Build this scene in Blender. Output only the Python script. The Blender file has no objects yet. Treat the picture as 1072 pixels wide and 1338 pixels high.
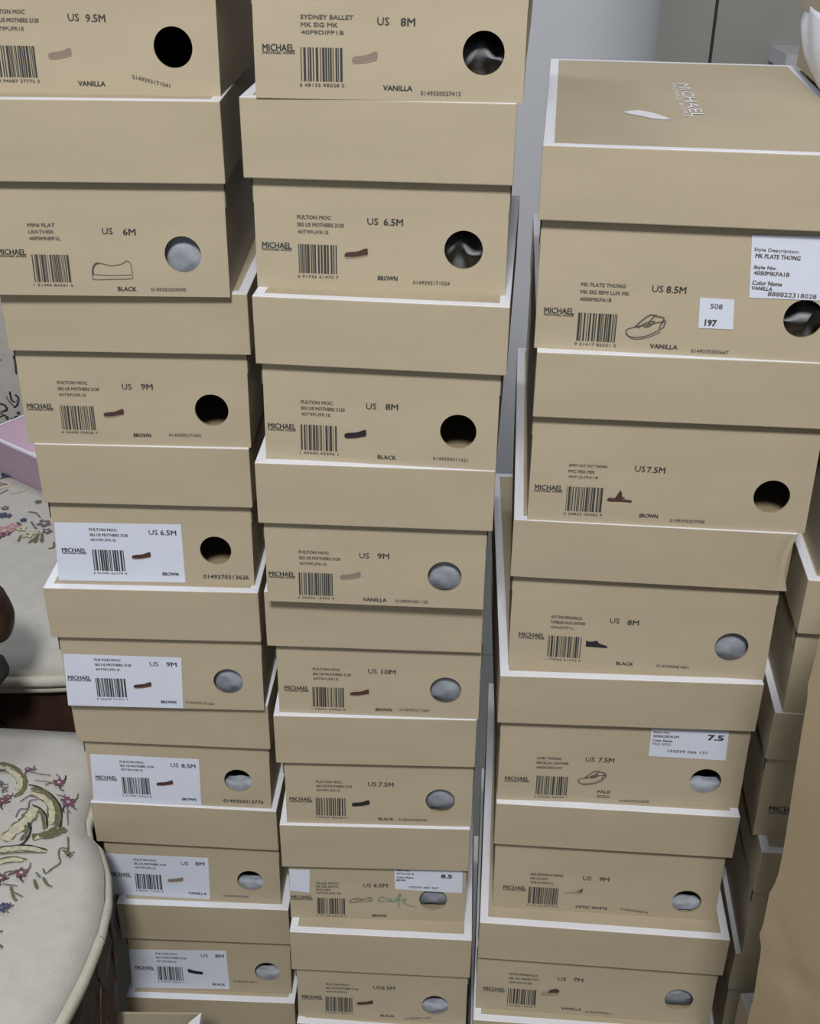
import bpy, math, random
from mathutils import Vector, Matrix
rnd = random.Random(7)
SC = bpy.context.scene
COL = SC.collection
R = math.radians
EYE = 1.335

# ------------------------------------------------------------------ materials
def nodemat(name, color, rough=.6, noise=0.0, nscale=40., bump=0.0, bscale=300., stretch=(1, 1, 1), spec=.3, metallic=0.):
    m = bpy.data.materials.new(name); m.use_nodes = True
    nt = m.node_tree; b = nt.nodes['Principled BSDF']
    b.inputs['Roughness'].default_value = rough
    b.inputs['Specular IOR Level'].default_value = spec
    b.inputs['Metallic'].default_value = metallic
    b.inputs['Base Color'].default_value = (*color, 1)
    tc = nt.nodes.new('ShaderNodeTexCoord'); mp = nt.nodes.new('ShaderNodeMapping')
    mp.inputs['Scale'].default_value = stretch
    nt.links.new(tc.outputs['Object'], mp.inputs['Vector'])
    if noise > 0:
        n = nt.nodes.new('ShaderNodeTexNoise'); n.inputs['Scale'].default_value = nscale; n.inputs['Detail'].default_value = 5
        nt.links.new(mp.outputs['Vector'], n.inputs['Vector'])
        r = nt.nodes.new('ShaderNodeValToRGB')
        r.color_ramp.elements[0].position = .3; r.color_ramp.elements[1].position = .7
        r.color_ramp.elements[0].color = (*[c * (1 - noise) for c in color], 1)
        r.color_ramp.elements[1].color = (*[min(1, c * (1 + noise)) for c in color], 1)
        nt.links.new(n.outputs['Fac'], r.inputs['Fac']); nt.links.new(r.outputs['Color'], b.inputs['Base Color'])
    if bump > 0:
        n2 = nt.nodes.new('ShaderNodeTexNoise'); n2.inputs['Scale'].default_value = bscale; n2.inputs['Detail'].default_value = 3
        nt.links.new(mp.outputs['Vector'], n2.inputs['Vector'])
        bp = nt.nodes.new('ShaderNodeBump'); bp.inputs['Strength'].default_value = bump; bp.inputs['Distance'].default_value = .002
        nt.links.new(n2.outputs['Fac'], bp.inputs['Height']); nt.links.new(bp.outputs['Normal'], b.inputs['Normal'])
    return m

M = {}
M['kraft'] = nodemat('kraft_board', (.427, .365, .259), .62, .05, 9., .08, 500., (1, 1, 3))
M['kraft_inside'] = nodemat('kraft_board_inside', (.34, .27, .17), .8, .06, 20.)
M['white_edge'] = nodemat('white_border', (.76, .78, .84), .45, .02, 30.)
M['paper'] = nodemat('white_label_paper', (.62, .66, .77), .5, .015, 50.)
M['ink'] = nodemat('black_ink', (.045, .045, .045), .6)
M['ink_soft'] = nodemat('grey_ink', (.11, .1, .085), .6)
M['green_ink'] = nodemat('green_marker', (.16, .245, .19), .6)
M['moc_brown'] = nodemat('brown_picture', (.07, .035, .03), .6)
M['moc_black'] = nodemat('black_picture', (.02, .02, .025), .6)
M['moc_vanilla'] = nodemat('vanilla_picture', (.25, .185, .155), .6)
M['sole'] = nodemat('sole_picture', (.33, .25, .18), .6)
M['tissue'] = nodemat('tissue_paper', (.33, .36, .41), .8, .16, 90., .3, 90.)
M['tissue_shaded'] = nodemat('shaded_tissue_paper', (.22, .23, .245), .6, .35, 60., .5, 90.)  # same tissue, colour darkened for the low light deep in the holes
M['carton'] = nodemat('carton_board', (.30, .235, .145), .7, .06, 5., .08, 60.)
M['wall'] = nodemat('wall_paint', (.68, .70, .75), .7, .02, 3., .05, 200.)
M['wall_grey'] = nodemat('grey_panel_paint', (.36, .36, .335), .55, .05, 6., .05, 200.)
M['seam'] = nodemat('dark_seam', (.05, .05, .045), .8)
M['ledge'] = nodemat('pale_ledge_paint', (.55, .55, .57), .6)
M['fabric'] = nodemat('cream_tapestry', (.50, .485, .45), .9, .05, 60., .5, 900.)
M['piping'] = nodemat('cream_piping', (.52, .50, .43), .8, .05, 80., .3, 600.)
M['wood'] = nodemat('carved_dark_wood', (.040, .021, .014), .5, .5, 25., .6, 70., (1, 1, .4), .3)
M['wood_gold'] = nodemat('worn_gilt_carving', (.07, .043, .024), .4, .4, 60., .4, 120.)
M['pad'] = nodemat('dark_floral_pad', (.03, .028, .03), .9, .4, 90., .4, 600.)
M['pink'] = nodemat('pale_pink_board', (.70, .55, .66), .5, .02, 20.)
M['pink_dark'] = nodemat('mauve_board', (.42, .31, .39), .55, .03, 20.)
THREAD = {'olive': (.14, .135, .075), 'yellow': (.50, .47, .34), 'dark': (.035, .037, .03), 'mauve': (.17, .13, .16), 'magenta': (.165, .07, .115),
          'blue': (.05, .07, .14), 'teal': (.10, .16, .17), 'pink': (.42, .25, .26)}
for k, c in THREAD.items():
    M['t_' + k] = nodemat(k + '_thread', c, .95, .25, 260., .4, 800.)
# floor: large pale grey tiles with thin grout
def tile_mat():
    m = bpy.data.materials.new('grey_floor_tile'); m.use_nodes = True
    nt = m.node_tree; b = nt.nodes['Principled BSDF']; b.inputs['Roughness'].default_value = .35
    tc = nt.nodes.new('ShaderNodeTexCoord'); br = nt.nodes.new('ShaderNodeTexBrick')
    br.offset = 0; br.inputs['Scale'].default_value = 1.0
    br.inputs['Brick Width'].default_value = .6; br.inputs['Row Height'].default_value = .6; br.inputs['Mortar Size'].default_value = .004
    br.inputs['Color1'].default_value = (.28, .28, .26, 1); br.inputs['Color2'].default_value = (.26, .265, .25, 1); br.inputs['Mortar'].default_value = (.2, .2, .19, 1)
    nt.links.new(tc.outputs['Object'], br.inputs['Vector']); nt.links.new(br.outputs['Color'], b.inputs['Base Color'])
    return m
M['tile'] = tile_mat()

# ------------------------------------------------------------------ mesh builder
class MB:
    def __init__(s): s.v = []; s.f = []; s.m = []; s.mats = []
    def mi(s, mat):
        if mat not in s.mats: s.mats.append(mat)
        return s.mats.index(mat)
    def add(s, vs, fs, mat):
        o = len(s.v); i = s.mi(mat)
        s.v += [tuple(p) for p in vs]; s.f += [tuple(o + k for k in f) for f in fs]; s.m += [i] * len(fs)
    def box(s, x0, x1, y0, y1, z0, z1, mat):
        vs = [(x0, y0, z0), (x1, y0, z0), (x1, y1, z0), (x0, y1, z0), (x0, y0, z1), (x1, y0, z1), (x1, y1, z1), (x0, y1, z1)]
        s.add(vs, [(0, 3, 2, 1), (4, 5, 6, 7), (0, 1, 5, 4), (1, 2, 6, 5), (2, 3, 7, 6), (3, 0, 4, 7)], mat)
    def tube(s, pts, rad, mat, n=8, caps=True):
        pts = [Vector(p) for p in pts]; rs = rad if isinstance(rad, (list, tuple)) else [rad] * len(pts)
        rings = []; up = Vector((0, 0, 1))
        for i, p in enumerate(pts):
            d = (pts[min(i + 1, len(pts) - 1)] - pts[max(i - 1, 0)]).normalized()
            a = d.cross(up)
            if a.length < 1e-3: a = d.cross(Vector((1, 0, 0)))
            a.normalize(); b = a.cross(d).normalized()
            rings.append([p + (a * math.cos(t) + b * math.sin(t)) * rs[i] for t in [2 * math.pi * k / n for k in range(n)]])
        vs = [q for r in rings for q in r]; fs = []
        for i in range(len(pts) - 1):
            for k in range(n):
                fs.append((i * n + k, i * n + (k + 1) % n, (i + 1) * n + (k + 1) % n, (i + 1) * n + k))
        if caps:
            fs.append(tuple(range(n - 1, -1, -1))); fs.append(tuple((len(pts) - 1) * n + k for k in range(n)))
        s.add(vs, fs, mat)
    def build(s, name, parent=None, smooth=False, bevel=0., loc=None, rot=None):
        me = bpy.data.meshes.new(name); me.from_pydata(s.v, [], s.f)
        for m in s.mats: me.materials.append(m)
        me.polygons.foreach_set('material_index', s.m)
        if smooth: me.polygons.foreach_set('use_smooth', [True] * len(s.f))
        me.update()
        o = bpy.data.objects.new(name, me); COL.objects.link(o)
        if parent is not None: o.parent = parent
        if loc is not None: o.location = loc
        if rot is not None: o.rotation_euler = rot
        if bevel:
            b = o.modifiers.new('bevel', 'BEVEL'); b.width = bevel; b.segments = 2; b.limit_method = 'ANGLE'; b.angle_limit = R(50)
        return o

def empty(name, loc, rz=0.):
    o = bpy.data.objects.new(name, None); COL.objects.link(o); o.location = loc; o.rotation_euler = (0, 0, rz); o.empty_display_size = .05
    return o
def tag(o, label, cat, group=None, kind=None):
    o['label'] = label; o['category'] = cat
    if group: o['group'] = group
    if kind: o['kind'] = kind
    return o

# lettering: outlines of the built-in font turned into flat ink shapes
_tc = {}
def glyphs(st, bold=0.):
    if (st, bold) in _tc: return _tc[(st, bold)]
    cu = bpy.data.curves.new('lettering', 'FONT'); cu.body = st; cu.size = 1; cu.resolution_u = 2; cu.offset = bold if not set(st) & set('MWNKX') else 0.
    ob = bpy.data.objects.new('lettering', cu); COL.objects.link(ob)
    dg = bpy.context.evaluated_depsgraph_get(); dg.update()
    me = bpy.data.meshes.new_from_object(ob.evaluated_get(dg))
    vs = [(v.co.x, v.co.y) for v in me.vertices]; fs = [tuple(p.vertices) for p in me.polygons]
    bpy.data.objects.remove(ob); bpy.data.curves.remove(cu); bpy.data.meshes.remove(me)
    x0 = min(v[0] for v in vs); x1 = max(v[0] for v in vs); y0 = min(v[1] for v in vs); y1 = max(v[1] for v in vs)
    vs = [((a - x0) / (x1 - x0), (b - y0) / (y1 - y0)) for a, b in vs]
    _tc[(st, bold)] = (vs, fs); return vs, fs
def text(mb, st, cx, cz, w, h, mat, y, skew=0., bold=.012):
    vs, fs = glyphs(st, bold)
    st_ = set(st) & set('MWNKX') and bold > .005
    for s in ((-.00016, .00016) if st_ else (0,)):
        mb.add([(cx + (a - .5) * w + s, y - abs(s) * (.1 if s > 0 else .2), cz + (b - .5) * h + (a - .5) * w * skew + s * .5) for a, b in vs], fs, mat)
def stroke(mb, pts, w, mat, y):
    n = len(pts); L = []; Rr = []
    for i, p in enumerate(pts):
        a = pts[max(i - 1, 0)]; b = pts[min(i + 1, n - 1)]
        dx, dz = b[0] - a[0], b[1] - a[1]; l = math.hypot(dx, dz) or 1
        L.append((p[0] - dz / l * w / 2, y, p[1] + dx / l * w / 2)); Rr.append((p[0] + dz / l * w / 2, y, p[1] - dx / l * w / 2))
    mb.add(L + Rr, [(n + i, n + i + 1, i + 1, i) for i in range(n - 1)], mat)
def curve(pts, n=6):
    out = []
    P = [pts[0]] + list(pts) + [pts[-1]]
    for i in range(1, len(P) - 2):
        for k in range(n):
            t = k / n; a, b, c, d = P[i - 1], P[i], P[i + 1], P[i + 2]
            out.append(tuple(.5 * (2 * b[j] + (c[j] - a[j]) * t + (2 * a[j] - 5 * b[j] + 4 * c[j] - d[j]) * t * t + (3 * b[j] - a[j] - 3 * c[j] + d[j]) * t ** 3) for j in range(len(b))))
    out.append(tuple(pts[-1])); return out

# ------------------------------------------------------------------ shoe box
def lid_mesh(W, L, z0, z1, extra=None, dent=False):
    mb = MB(); x = W / 2; b = .0075; t = .0016; K = M['kraft']
    # walls outside
    o = [(-x, 0), (x, 0), (x, L), (-x, L)]; i = [(-x + t, t), (x - t, t), (x - t, L - t), (-x + t, L - t)]; q = [(-x + b, b), (x - b, b), (x - b, L - b), (-x + b, L - b)]
    vo0 = [(a, c, z0) for a, c in o]; vo1 = [(a, c, z1) for a, c in o]; vi0 = [(a, c, z0) for a, c in i]; vi1 = [(a, c, z1 - t) for a, c in i]; vq = [(a, c, z1) for a, c in q]
    if dent:   # crushed right end of the lid front
        n = 10; zs = [z0 + (z1 - z0) * k / 6 for k in range(7)]; xs = [-x, x - .05] + [x - .05 + .05 * k / n for k in range(1, n + 1)]
        g = []
        for zz in zs:
            for xx in xs:
                u = max(0, (xx - (x - .022)) / .022); s_ = math.sin(math.pi * (zz - z0) / (z1 - z0))
                g.append((xx - .005 * u * s_, .0016 * math.exp(-((xx - x + .006) / .0035) ** 2) * s_ - .0008 * u * s_, zz))
        nx = len(xs)
        mb.add(g, [(r * nx + k, r * nx + k + 1, (r + 1) * nx + k + 1, (r + 1) * nx + k) for r in range(6) for k in range(nx - 1)], K)
        rt = [g[r * nx + nx - 1] for r in range(7)]
        mb.add(rt + [(x, L, z0), (x, L, z1)], [(0, 7, 8, 6, 5, 4, 3, 2, 1)], K)
        mb.add(vo0 + vo1, [(2, 3, 7, 6), (3, 0, 4, 7)], K)
    else:
        mb.add(vo0 + vo1, [(0, 1, 5, 4), (1, 2, 6, 5), (2, 3, 7, 6), (3, 0, 4, 7)], K)
    mb.add(vo0 + vi0, [(k, 4 + k, 4 + (k + 1) % 4, (k + 1) % 4) for k in range(4)], M['white_edge'])
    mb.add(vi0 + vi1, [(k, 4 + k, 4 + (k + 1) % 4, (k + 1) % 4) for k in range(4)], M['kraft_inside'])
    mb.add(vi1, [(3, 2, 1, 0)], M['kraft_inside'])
    mb.add(vo1 + vq, [(k, (k + 1) % 4, 4 + (k + 1) % 4, 4 + k) for k in range(4)], M['white_edge'])
    mb.add(vq, [(0, 1, 2, 3)], K)
    # merge shared corners so the bevel can round them
    key = {}; nv = []; mp = []
    for p in mb.v:
        kk = tuple(round(c, 6) for c in p)
        if kk not in key: key[kk] = len(nv); nv.append(p)
        mp.append(key[kk])
    mb.v = nv; mb.f = [tuple(mp[k] for k in f) for f in mb.f]
    if extra: extra(mb)
    return mb
def body_mesh(W, L, y0, H, cx, hole=None, bulge=0.):
    mb = MB(); K = M['kraft']; I = M['kraft_inside']; t = .0016; x0 = cx - W / 2; x1 = cx + W / 2; y1 = y0 + L; r = .0136
    if hole:
        hx, hz = hole; ang = [2 * math.pi * k / 40 for k in range(40)]
        for qx, qz in ((x0, 0), (x1, 0), (x1, H), (x0, H)): ang.append(math.atan2(qz - hz, qx - hx) % (2 * math.pi))
        ang = sorted(ang); n = len(ang); ins = []; out = []
        for a in ang:
            c, s_ = math.cos(a), math.sin(a); ins.append((hx + r * c, hz + r * s_)); T = 1e9
            if c > 1e-9: T = min(T, (x1 - hx) / c)
            if c < -1e-9: T = min(T, (x0 - hx) / c)
            if s_ > 1e-9: T = min(T, (H - hz) / s_)
            if s_ < -1e-9: T = min(T, -hz / s_)
            out.append((hx + T * c, hz + T * s_))
        def ring(y): return [(p[0], y, p[1]) for p in ins] + [(p[0], y, p[1]) for p in out]
        mb.add(ring(y0), [(k, n + k, n + (k + 1) % n, (k + 1) % n) for k in range(n)], K)
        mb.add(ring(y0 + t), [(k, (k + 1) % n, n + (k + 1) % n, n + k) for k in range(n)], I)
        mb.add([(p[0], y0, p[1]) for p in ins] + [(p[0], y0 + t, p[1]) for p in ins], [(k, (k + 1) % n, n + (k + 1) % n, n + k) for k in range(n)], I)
        mb.add([(x0, y0, H), (x1, y0, H), (x1, y0 + t, H), (x0, y0 + t, H)], [(0, 1, 2, 3)], K)
    else:
        mb.box(x0, x1, y0, y0 + t, 0, H, K)
    mb.box(x0, x1, y1 - t, y1, 0, H, K)
    if bulge:
        n = 12; g = []
        for r_ in range(7):
            for k in range(n + 1):
                a = k / n; g.append((x1 + bulge * math.sin(math.pi * min(1, a * 1.6)) ** .8 * math.sin(math.pi * r_ / 6) if a < .62 else x1, y0 + L * a, H * r_ / 6))
        mb.add(g, [(r_ * (n + 1) + k, r_ * (n + 1) + k + 1, (r_ + 1) * (n + 1) + k + 1, (r_ + 1) * (n + 1) + k) for r_ in range(6) for k in range(n)], K)
    else:
        mb.box(x1 - t, x1, y0 + t, y1 - t, 0, H, K)
    mb.box(x0, x0 + t, y0 + t, y1 - t, 0, H, K)
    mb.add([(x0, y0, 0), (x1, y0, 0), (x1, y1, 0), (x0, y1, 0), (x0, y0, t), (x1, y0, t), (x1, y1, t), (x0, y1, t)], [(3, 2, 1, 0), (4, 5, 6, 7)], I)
    return mb

def barcode(mb, cx, cz, w, h, y, seed):
    r = random.Random(seed); x = 0; bars = []
    while x < 66:
        bw = r.choice([1, 1.5, 2, 2, 3, 4]); bars.append((x, bw)); x += bw + r.choice([1, 1, 1.5, 2, 3])
    tot = bars[-1][0] + bars[-1][1]
    for bx, bw in bars:
        xa = cx - w / 2 + bx / tot * w; xb = xa + bw / tot * w
        mb.add([(xa, y, cz - h / 2 + .0018), (xb, y, cz - h / 2 + .0018), (xb, y, cz + h / 2), (xa, y, cz + h / 2)], [(0, 1, 2, 3)], M['ink'])
    text(mb, '%d %05d %05d %d' % (r.randint(1, 9), r.randint(10000, 99999), r.randint(10000, 99999), r.randint(1, 9)), cx, cz - h / 2 - .0006, w * 1.08, .0021, M['ink_soft'], y)
MOC = [(0, .26), (.03, .06), (.14, .0), (.5, .08), (.96, .30), (1, .5), (.995, .94), (.94, 1.0), (.84, .94), (.66, .76), (.48, .66), (.28, .62), (.10, .56), (.02, .45)]
def picture(mb, kind, cx, cz, y):
    w, h = .0168, .0078
    def poly(pts, mat, W=w, H=h, flip=False, dy=0.):
        pts = [((1 - a if flip else a), b) for a, b in pts]
        if flip: pts = pts[::-1]
        # fan from centroid keeps the outline simple
        c = (sum(p[0] for p in pts) / len(pts), sum(p[1] for p in pts) / len(pts))
        vs = [(cx + (a - .5) * W, y - dy, cz + (b - .5) * H) for a, b in pts] + [(cx + (c[0] - .5) * W, y - dy, cz + (c[1] - .5) * H)]
        n = len(pts); mb.add(vs, [(k, (k + 1) % n, n) for k in range(n)], mat)
    def st(pts, wd=.0006, mat='ink_soft', W=.02, H=.012):
        stroke(mb, curve([(cx + (a - .5) * W, cz + (b - .5) * H) for a, b in pts], 4), wd, M[mat], y)
    if kind in ('brown', 'black', 'vanilla', 'black_flip'):
        f = kind == 'black_flip'; k = kind.split('_')[0]
        poly(MOC, M['moc_' + k], flip=f)
        poly([(.02, .18), (.04, .06), (.14, .0), (.5, .08), (.95, .30), (.96, .40), (.5, .18), (.14, .10)], M['sole'] if k != 'black' else M['moc_brown'], flip=f, dy=.0001)
    elif kind == 'flat_outline':
        st([(.02, .35), (.0, .15), (.06, .05), (.5, .08), (.97, .12), (1, .3), (.99, .8), (.9, .95), (.75, .8), (.5, .72), (.3, .8), (.14, .82), (.05, .6), (.02, .35)], .0006, 'ink_soft', .03, .016)
        st([(.03, .3), (.5, .26), (.98, .3)], .0005, 'ink_soft', .03, .016)
        st([(.02, .3), (.04, .6), (.12, .8), (.2, .82)], .0014, 'ink_soft', .03, .016)
    elif kind in ('thong', 'slide'):
        W, H = (.027, .018) if kind == 'thong' else (.024, .015)
        def s2(p, wd=.0008): st(p, wd, 'ink_soft', W, H)
        s2([(.0, .3), (.05, .08), (.25, .02), (.55, .1), (.85, .35), (.98, .5)]); s2([(.0, .3), (.15, .4), (.4, .5), (.7, .62), (.95, .72)])
        s2([(.0, .2), (.2, -.05), (.55, .02), (.9, .28)], .0006)
        s2([(.22, .42), (.42, .75), (.6, .95), (.8, .9), (.95, .85), (.9, .6)], .0011); s2([(.3, .4), (.5, .62), (.72, .7), (.6, .5), (.45, .45)], .001)
        s2([(.55, .5), (.62, .75), (.75, .98)], .001); s2([(.86, .4), (.9, .62), (1, .75), (.97, .5)], .001)
    elif kind == 'sandal_brown':
        poly([(0, .1), (.1, 0), (.6, .02), (1, 0), (1, .2), (.6, .25), (.3, .3), (.05, .3)], M['moc_brown'], .019, .010)
        poly([(.3, .25), (.42, .7), (.5, 1), (.58, .8), (.6, .5), (.75, .3)], M['moc_brown'], .019, .010)
        poly([(.05, .3), (.12, .45), (.3, .3)], M['sole'], .019, .010)
    elif kind == 'loafer_black':
        poly([(0, .05), (1, 0), (1, .25), (.8, .4), (.62, .55), (.5, .9), (.3, .75), (.1, .7), (0, .85), (.02, .4)], M['moc_black'], .018, .0075)
    elif kind == 'wedge_pale':
        poly([(0, .05), (.45, .15), (.8, .1), (1, .35), (1, .95), (.85, .9), (.7, .55), (.4, .35), (.05, .25)], M['sole'], .017, .0085)
        poly([(.7, .4), (.85, .75), (1, .95), (.98, .5), (.9, .3)], M['ink_soft'], .017, .0085, dy=.0001)
    elif kind == 'mule':
        poly([(0, .1), (.2, 0), (.6, .05), (.95, .2), (1, .45), (.7, .4), (.4, .45), (.1, .5)], M['sole'], .0185, .011)
        poly([(.35, .4), (.5, .8), (.8, 1), (1, .8), (.95, .5), (.6, .45)], M['moc_brown'], .0185, .011, dy=.0001)
    elif kind == 'loafer_outline':
        def s3(p, wd=.0008): st(p, wd, 'ink_soft', .023, .009)
        s3([(0, .3), (.1, .15), (.4, .3), (.7, .4), (1, .55)]); s3([(.02, .35), (.2, .7), (.4, .85), (.55, .6), (.75, .85), (.95, 1), (1, .55)])
        s3([(.25, .4), (.4, .7)]); s3([(.45, .45), (.6, .75)]); s3([(.85, .5), (.9, .9)])

# printing on the end of every box; numbers are millimetres on the box end (right of centre, above bottom)
def label_end(body, key, y, art, spec):
    logo, lin, bc, us, sz, sh, colr, code, hole, st = art
    mm = .001; sticker = st is not None
    mb = MB(); yi = y - (.0007 if sticker else .0004)
    if sticker:
        q = [(a * mm, max(b, .4) * mm) for a, b in (st[2], st[3], st[1], st[0])]
        f = [(a, y - .0004, b) for a, b in q]; bk = [(a, y - .00005, b) for a, b in q]
        mb.add(f + bk, [(0, 1, 2, 3), (0, 4, 5, 1), (1, 5, 6, 2), (2, 6, 7, 3), (3, 7, 4, 0)], M['paper'])
    ink = M['ink']; soft = M['ink_soft']
    text(mb, 'MICHAEL', logo[0] * mm, logo[1] * mm + .0009, .021, .0042, ink, yi, 0, .01)
    text(mb, 'MICHAEL KORS', logo[0] * mm, logo[1] * mm - .0022, .021, .0014, soft, yi)
    ls = spec['lines']; n = len(ls)
    for k, s_ in enumerate(ls):
        z = lin[1] + (lin[2] - lin[1]) * k / (n - 1); w = spec['lw'][k] * mm
        text(mb, s_, lin[0] * mm + w / 2, z * mm, w, .0026, soft if n > 1 else ink, yi, 0, .02)
    barcode(mb, bc[0] * mm, bc[1] * mm, .0275, .0225, yi, key)
    if spec['us']:
        text(mb, 'US', us[0] * mm, us[1] * mm, .0078, .0048, ink, yi, 0, .008)
        text(mb, spec['us'], sz[0] * mm, sz[1] * mm, {2: .0092, 3: .012, 4: .0135}[len(spec['us'])], .0048, ink, yi, 0, .006)
    picture(mb, spec['pic'], sh[0] * mm, sh[1] * mm, yi)
    cs = spec['color'].split('/')
    for k, c in enumerate(cs):
        text(mb, c, colr[0] * mm, colr[1] * mm + (.0026 - .0052 * k if len(cs) > 1 else 0), .0026 * len(c) + .001, .0032, ink, yi, 0, .02)
    o = mb.build('label_sticker' if sticker else 'printed_label', body)
    if sticker: o['label'] = 'white paper label with black printing'
    if spec.get('code'):
        m2 = MB(); big = spec.get('bigcode')
        text(m2, spec['code'], code[0] * mm, code[1] * mm, .040 if big else .0265, .0042 if big else .0028, ink if big else soft, y - .0004, spec.get('tilt', 0.), .02)
        m2.build('serial_number', body)

def tissue(root_world, y, hx, hz, kind, label, seed):
    r = random.Random(seed); mb = MB()
    if kind == 'full':   prof = [(.014, .003), (.008, hz - .016), (.0055, hz - .004), (.0065, hz + .006), (.012, hz + .016), (.03, hz + .020)]
    elif kind == 'low':  prof = [(.003, .003), (.0025, hz - .013), (.004, hz - .0078), (.009, hz - .0068), (.013, hz - .0085), (.019, .005)]
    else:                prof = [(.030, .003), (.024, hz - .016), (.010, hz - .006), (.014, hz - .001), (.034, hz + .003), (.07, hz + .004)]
    n = 18; prof = curve(prof, 5); vs = []
    ph = [r.uniform(0, 6.28) for _ in range(4)]
    for i, (a, b) in enumerate(prof):
        for k in range(n + 1):
            u = -.026 + .052 * k / n
            w = .0008 * math.sin(u * 200 + ph[0] + i * .3) + .0004 * math.sin(u * 420 + ph[1] - i * .5) + r.uniform(-.0002, .0002)
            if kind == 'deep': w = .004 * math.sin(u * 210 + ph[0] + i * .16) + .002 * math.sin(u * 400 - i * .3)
            e = .010 * (abs(u) / .026) ** 3
            vs.append((hx + u, y + a + abs(w) + e, max(.0022, b + w * .8 - e * .4)))
    fs = [(i * (n + 1) + k, i * (n + 1) + k + 1, (i + 1) * (n + 1) + k + 1, (i + 1) * (n + 1) + k) for i in range(len(prof) - 1) for k in range(n)]
    mb.add(vs, fs, M['tissue_shaded'] if kind == 'deep' else M['tissue'])
    o = mb.build('tissue_paper', None, True); o.matrix_world = root_world.matrix_world if False else Matrix.Translation(root_world.location) @ Matrix.Rotation(root_world.rotation_euler[2], 4, 'Z')
    tag(o, label, 'tissue paper', 'tissue papers inside the shoe boxes')
    sd = o.modifiers.new('thickness', 'SOLIDIFY'); sd.thickness = .0004
    return o

# position, turn, height and size of every box in view (metres, degrees)
BOX={
 'L1':(-0.2257,0.8649,2.13,1.3120,0.1850,0.0533,-0.0000,0.1785),
 'L2':(-0.2271,0.8481,0.20,1.1773,0.1850,0.0571,0.0003,0.1788),
 'L3':(-0.2207,0.8608,1.26,1.0346,0.1902,0.0497,-0.0018,0.1837),
 'L4':(-0.2207,0.8623,1.75,0.9026,0.1771,0.0553,-0.0008,0.1718),
 'L5':(-0.2253,0.8543,1.32,0.7669,0.1882,0.0527,0.0010,0.1823),
 'L6':(-0.2241,0.8669,2.81,0.6341,0.1870,0.0529,0.0002,0.1796),
 'L7':(-0.2221,0.8672,3.24,0.5019,0.1864,0.0533,0.0012,0.1803),
 'L8':(-0.2122,0.8597,2.00,0.3694,0.1802,0.0522,0.0005,0.1747),
 'L9':(-0.2127,0.8511,1.89,0.2344,0.1850,0.0533,0.0000,0.1786),
 'M1':(-0.0171,0.8070,3.30,1.3158,0.1829,0.0539,-0.0000,0.1769),
 'M2':(-0.0247,0.8111,4.39,1.1858,0.1854,0.0536,0.0014,0.1787),
 'M3':(-0.0229,0.7926,5.64,1.0533,0.1832,0.0517,-0.0007,0.1759),
 'M4':(-0.0273,0.7918,3.03,0.9226,0.1835,0.0530,-0.0007,0.1760),
 'M5':(-0.0295,0.8101,2.31,0.7940,0.1822,0.0555,0.0034,0.1758),
 'M6':(-0.0290,0.8103,1.09,0.6641,0.1797,0.0545,0.0027,0.1726),
 'M7':(-0.0300,0.8103,1.10,0.5335,0.1788,0.0544,0.0019,0.1720),
 'M8':(-0.0247,0.7933,2.65,0.4060,0.1788,0.0544,0.0008,0.1729),
 'M9':(-0.0247,0.7864,4.00,0.2761,0.1740,0.0539,0.0000,0.1675),
 'R1':(0.1948,0.7849,6.48,1.1610,0.2203,0.0501,-0.0002,0.2141),
 'R2':(0.1989,0.7836,4.47,1.0168,0.2183,0.0513,-0.0018,0.2124),
 'R3':(0.1895,0.7859,4.71,0.8758,0.2177,0.0520,-0.0005,0.2117),
 'R4':(0.1852,0.7790,2.20,0.7329,0.2179,0.0502,0.0016,0.2134),
 'R5':(0.1863,0.7742,3.84,0.5925,0.2143,0.0496,-0.0009,0.2082),
 'R6':(0.1842,0.7571,4.35,0.4581,0.2308,0.0487,-0.0011,0.2280),
 'R7':(0.1765,0.7478,4.05,0.3330,0.2198,0.0504,0.0000,0.2134),
 'Q0':(0.3930,0.7650,5.70,1.2620,0.1850,0.0500,0.0000,0.1785),
 'Q1':(0.4055,0.7620,5.70,1.1660,0.1850,0.0505,0.0000,0.1785),
 'Qx':(0.4066,0.7590,5.60,0.9763,0.1850,0.0505,0.0000,0.1785),
 'Q2':(0.4006,0.7571,5.70,0.8413,0.1850,0.0505,-0.0004,0.1789),
 'Q3':(0.3973,0.7600,5.81,0.7083,0.1850,0.0506,0.0002,0.1784),
 'Q4':(0.4041,0.7433,5.13,0.5667,0.1850,0.0501,-0.0003,0.1788),
 'Q5':(0.4024,0.7490,5.25,0.4297,0.1850,0.0505,0.0000,0.1786),
 'F1':(.4260,.4450,-4.5,.4100,.1850,.0505,0,.1785),
}
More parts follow.
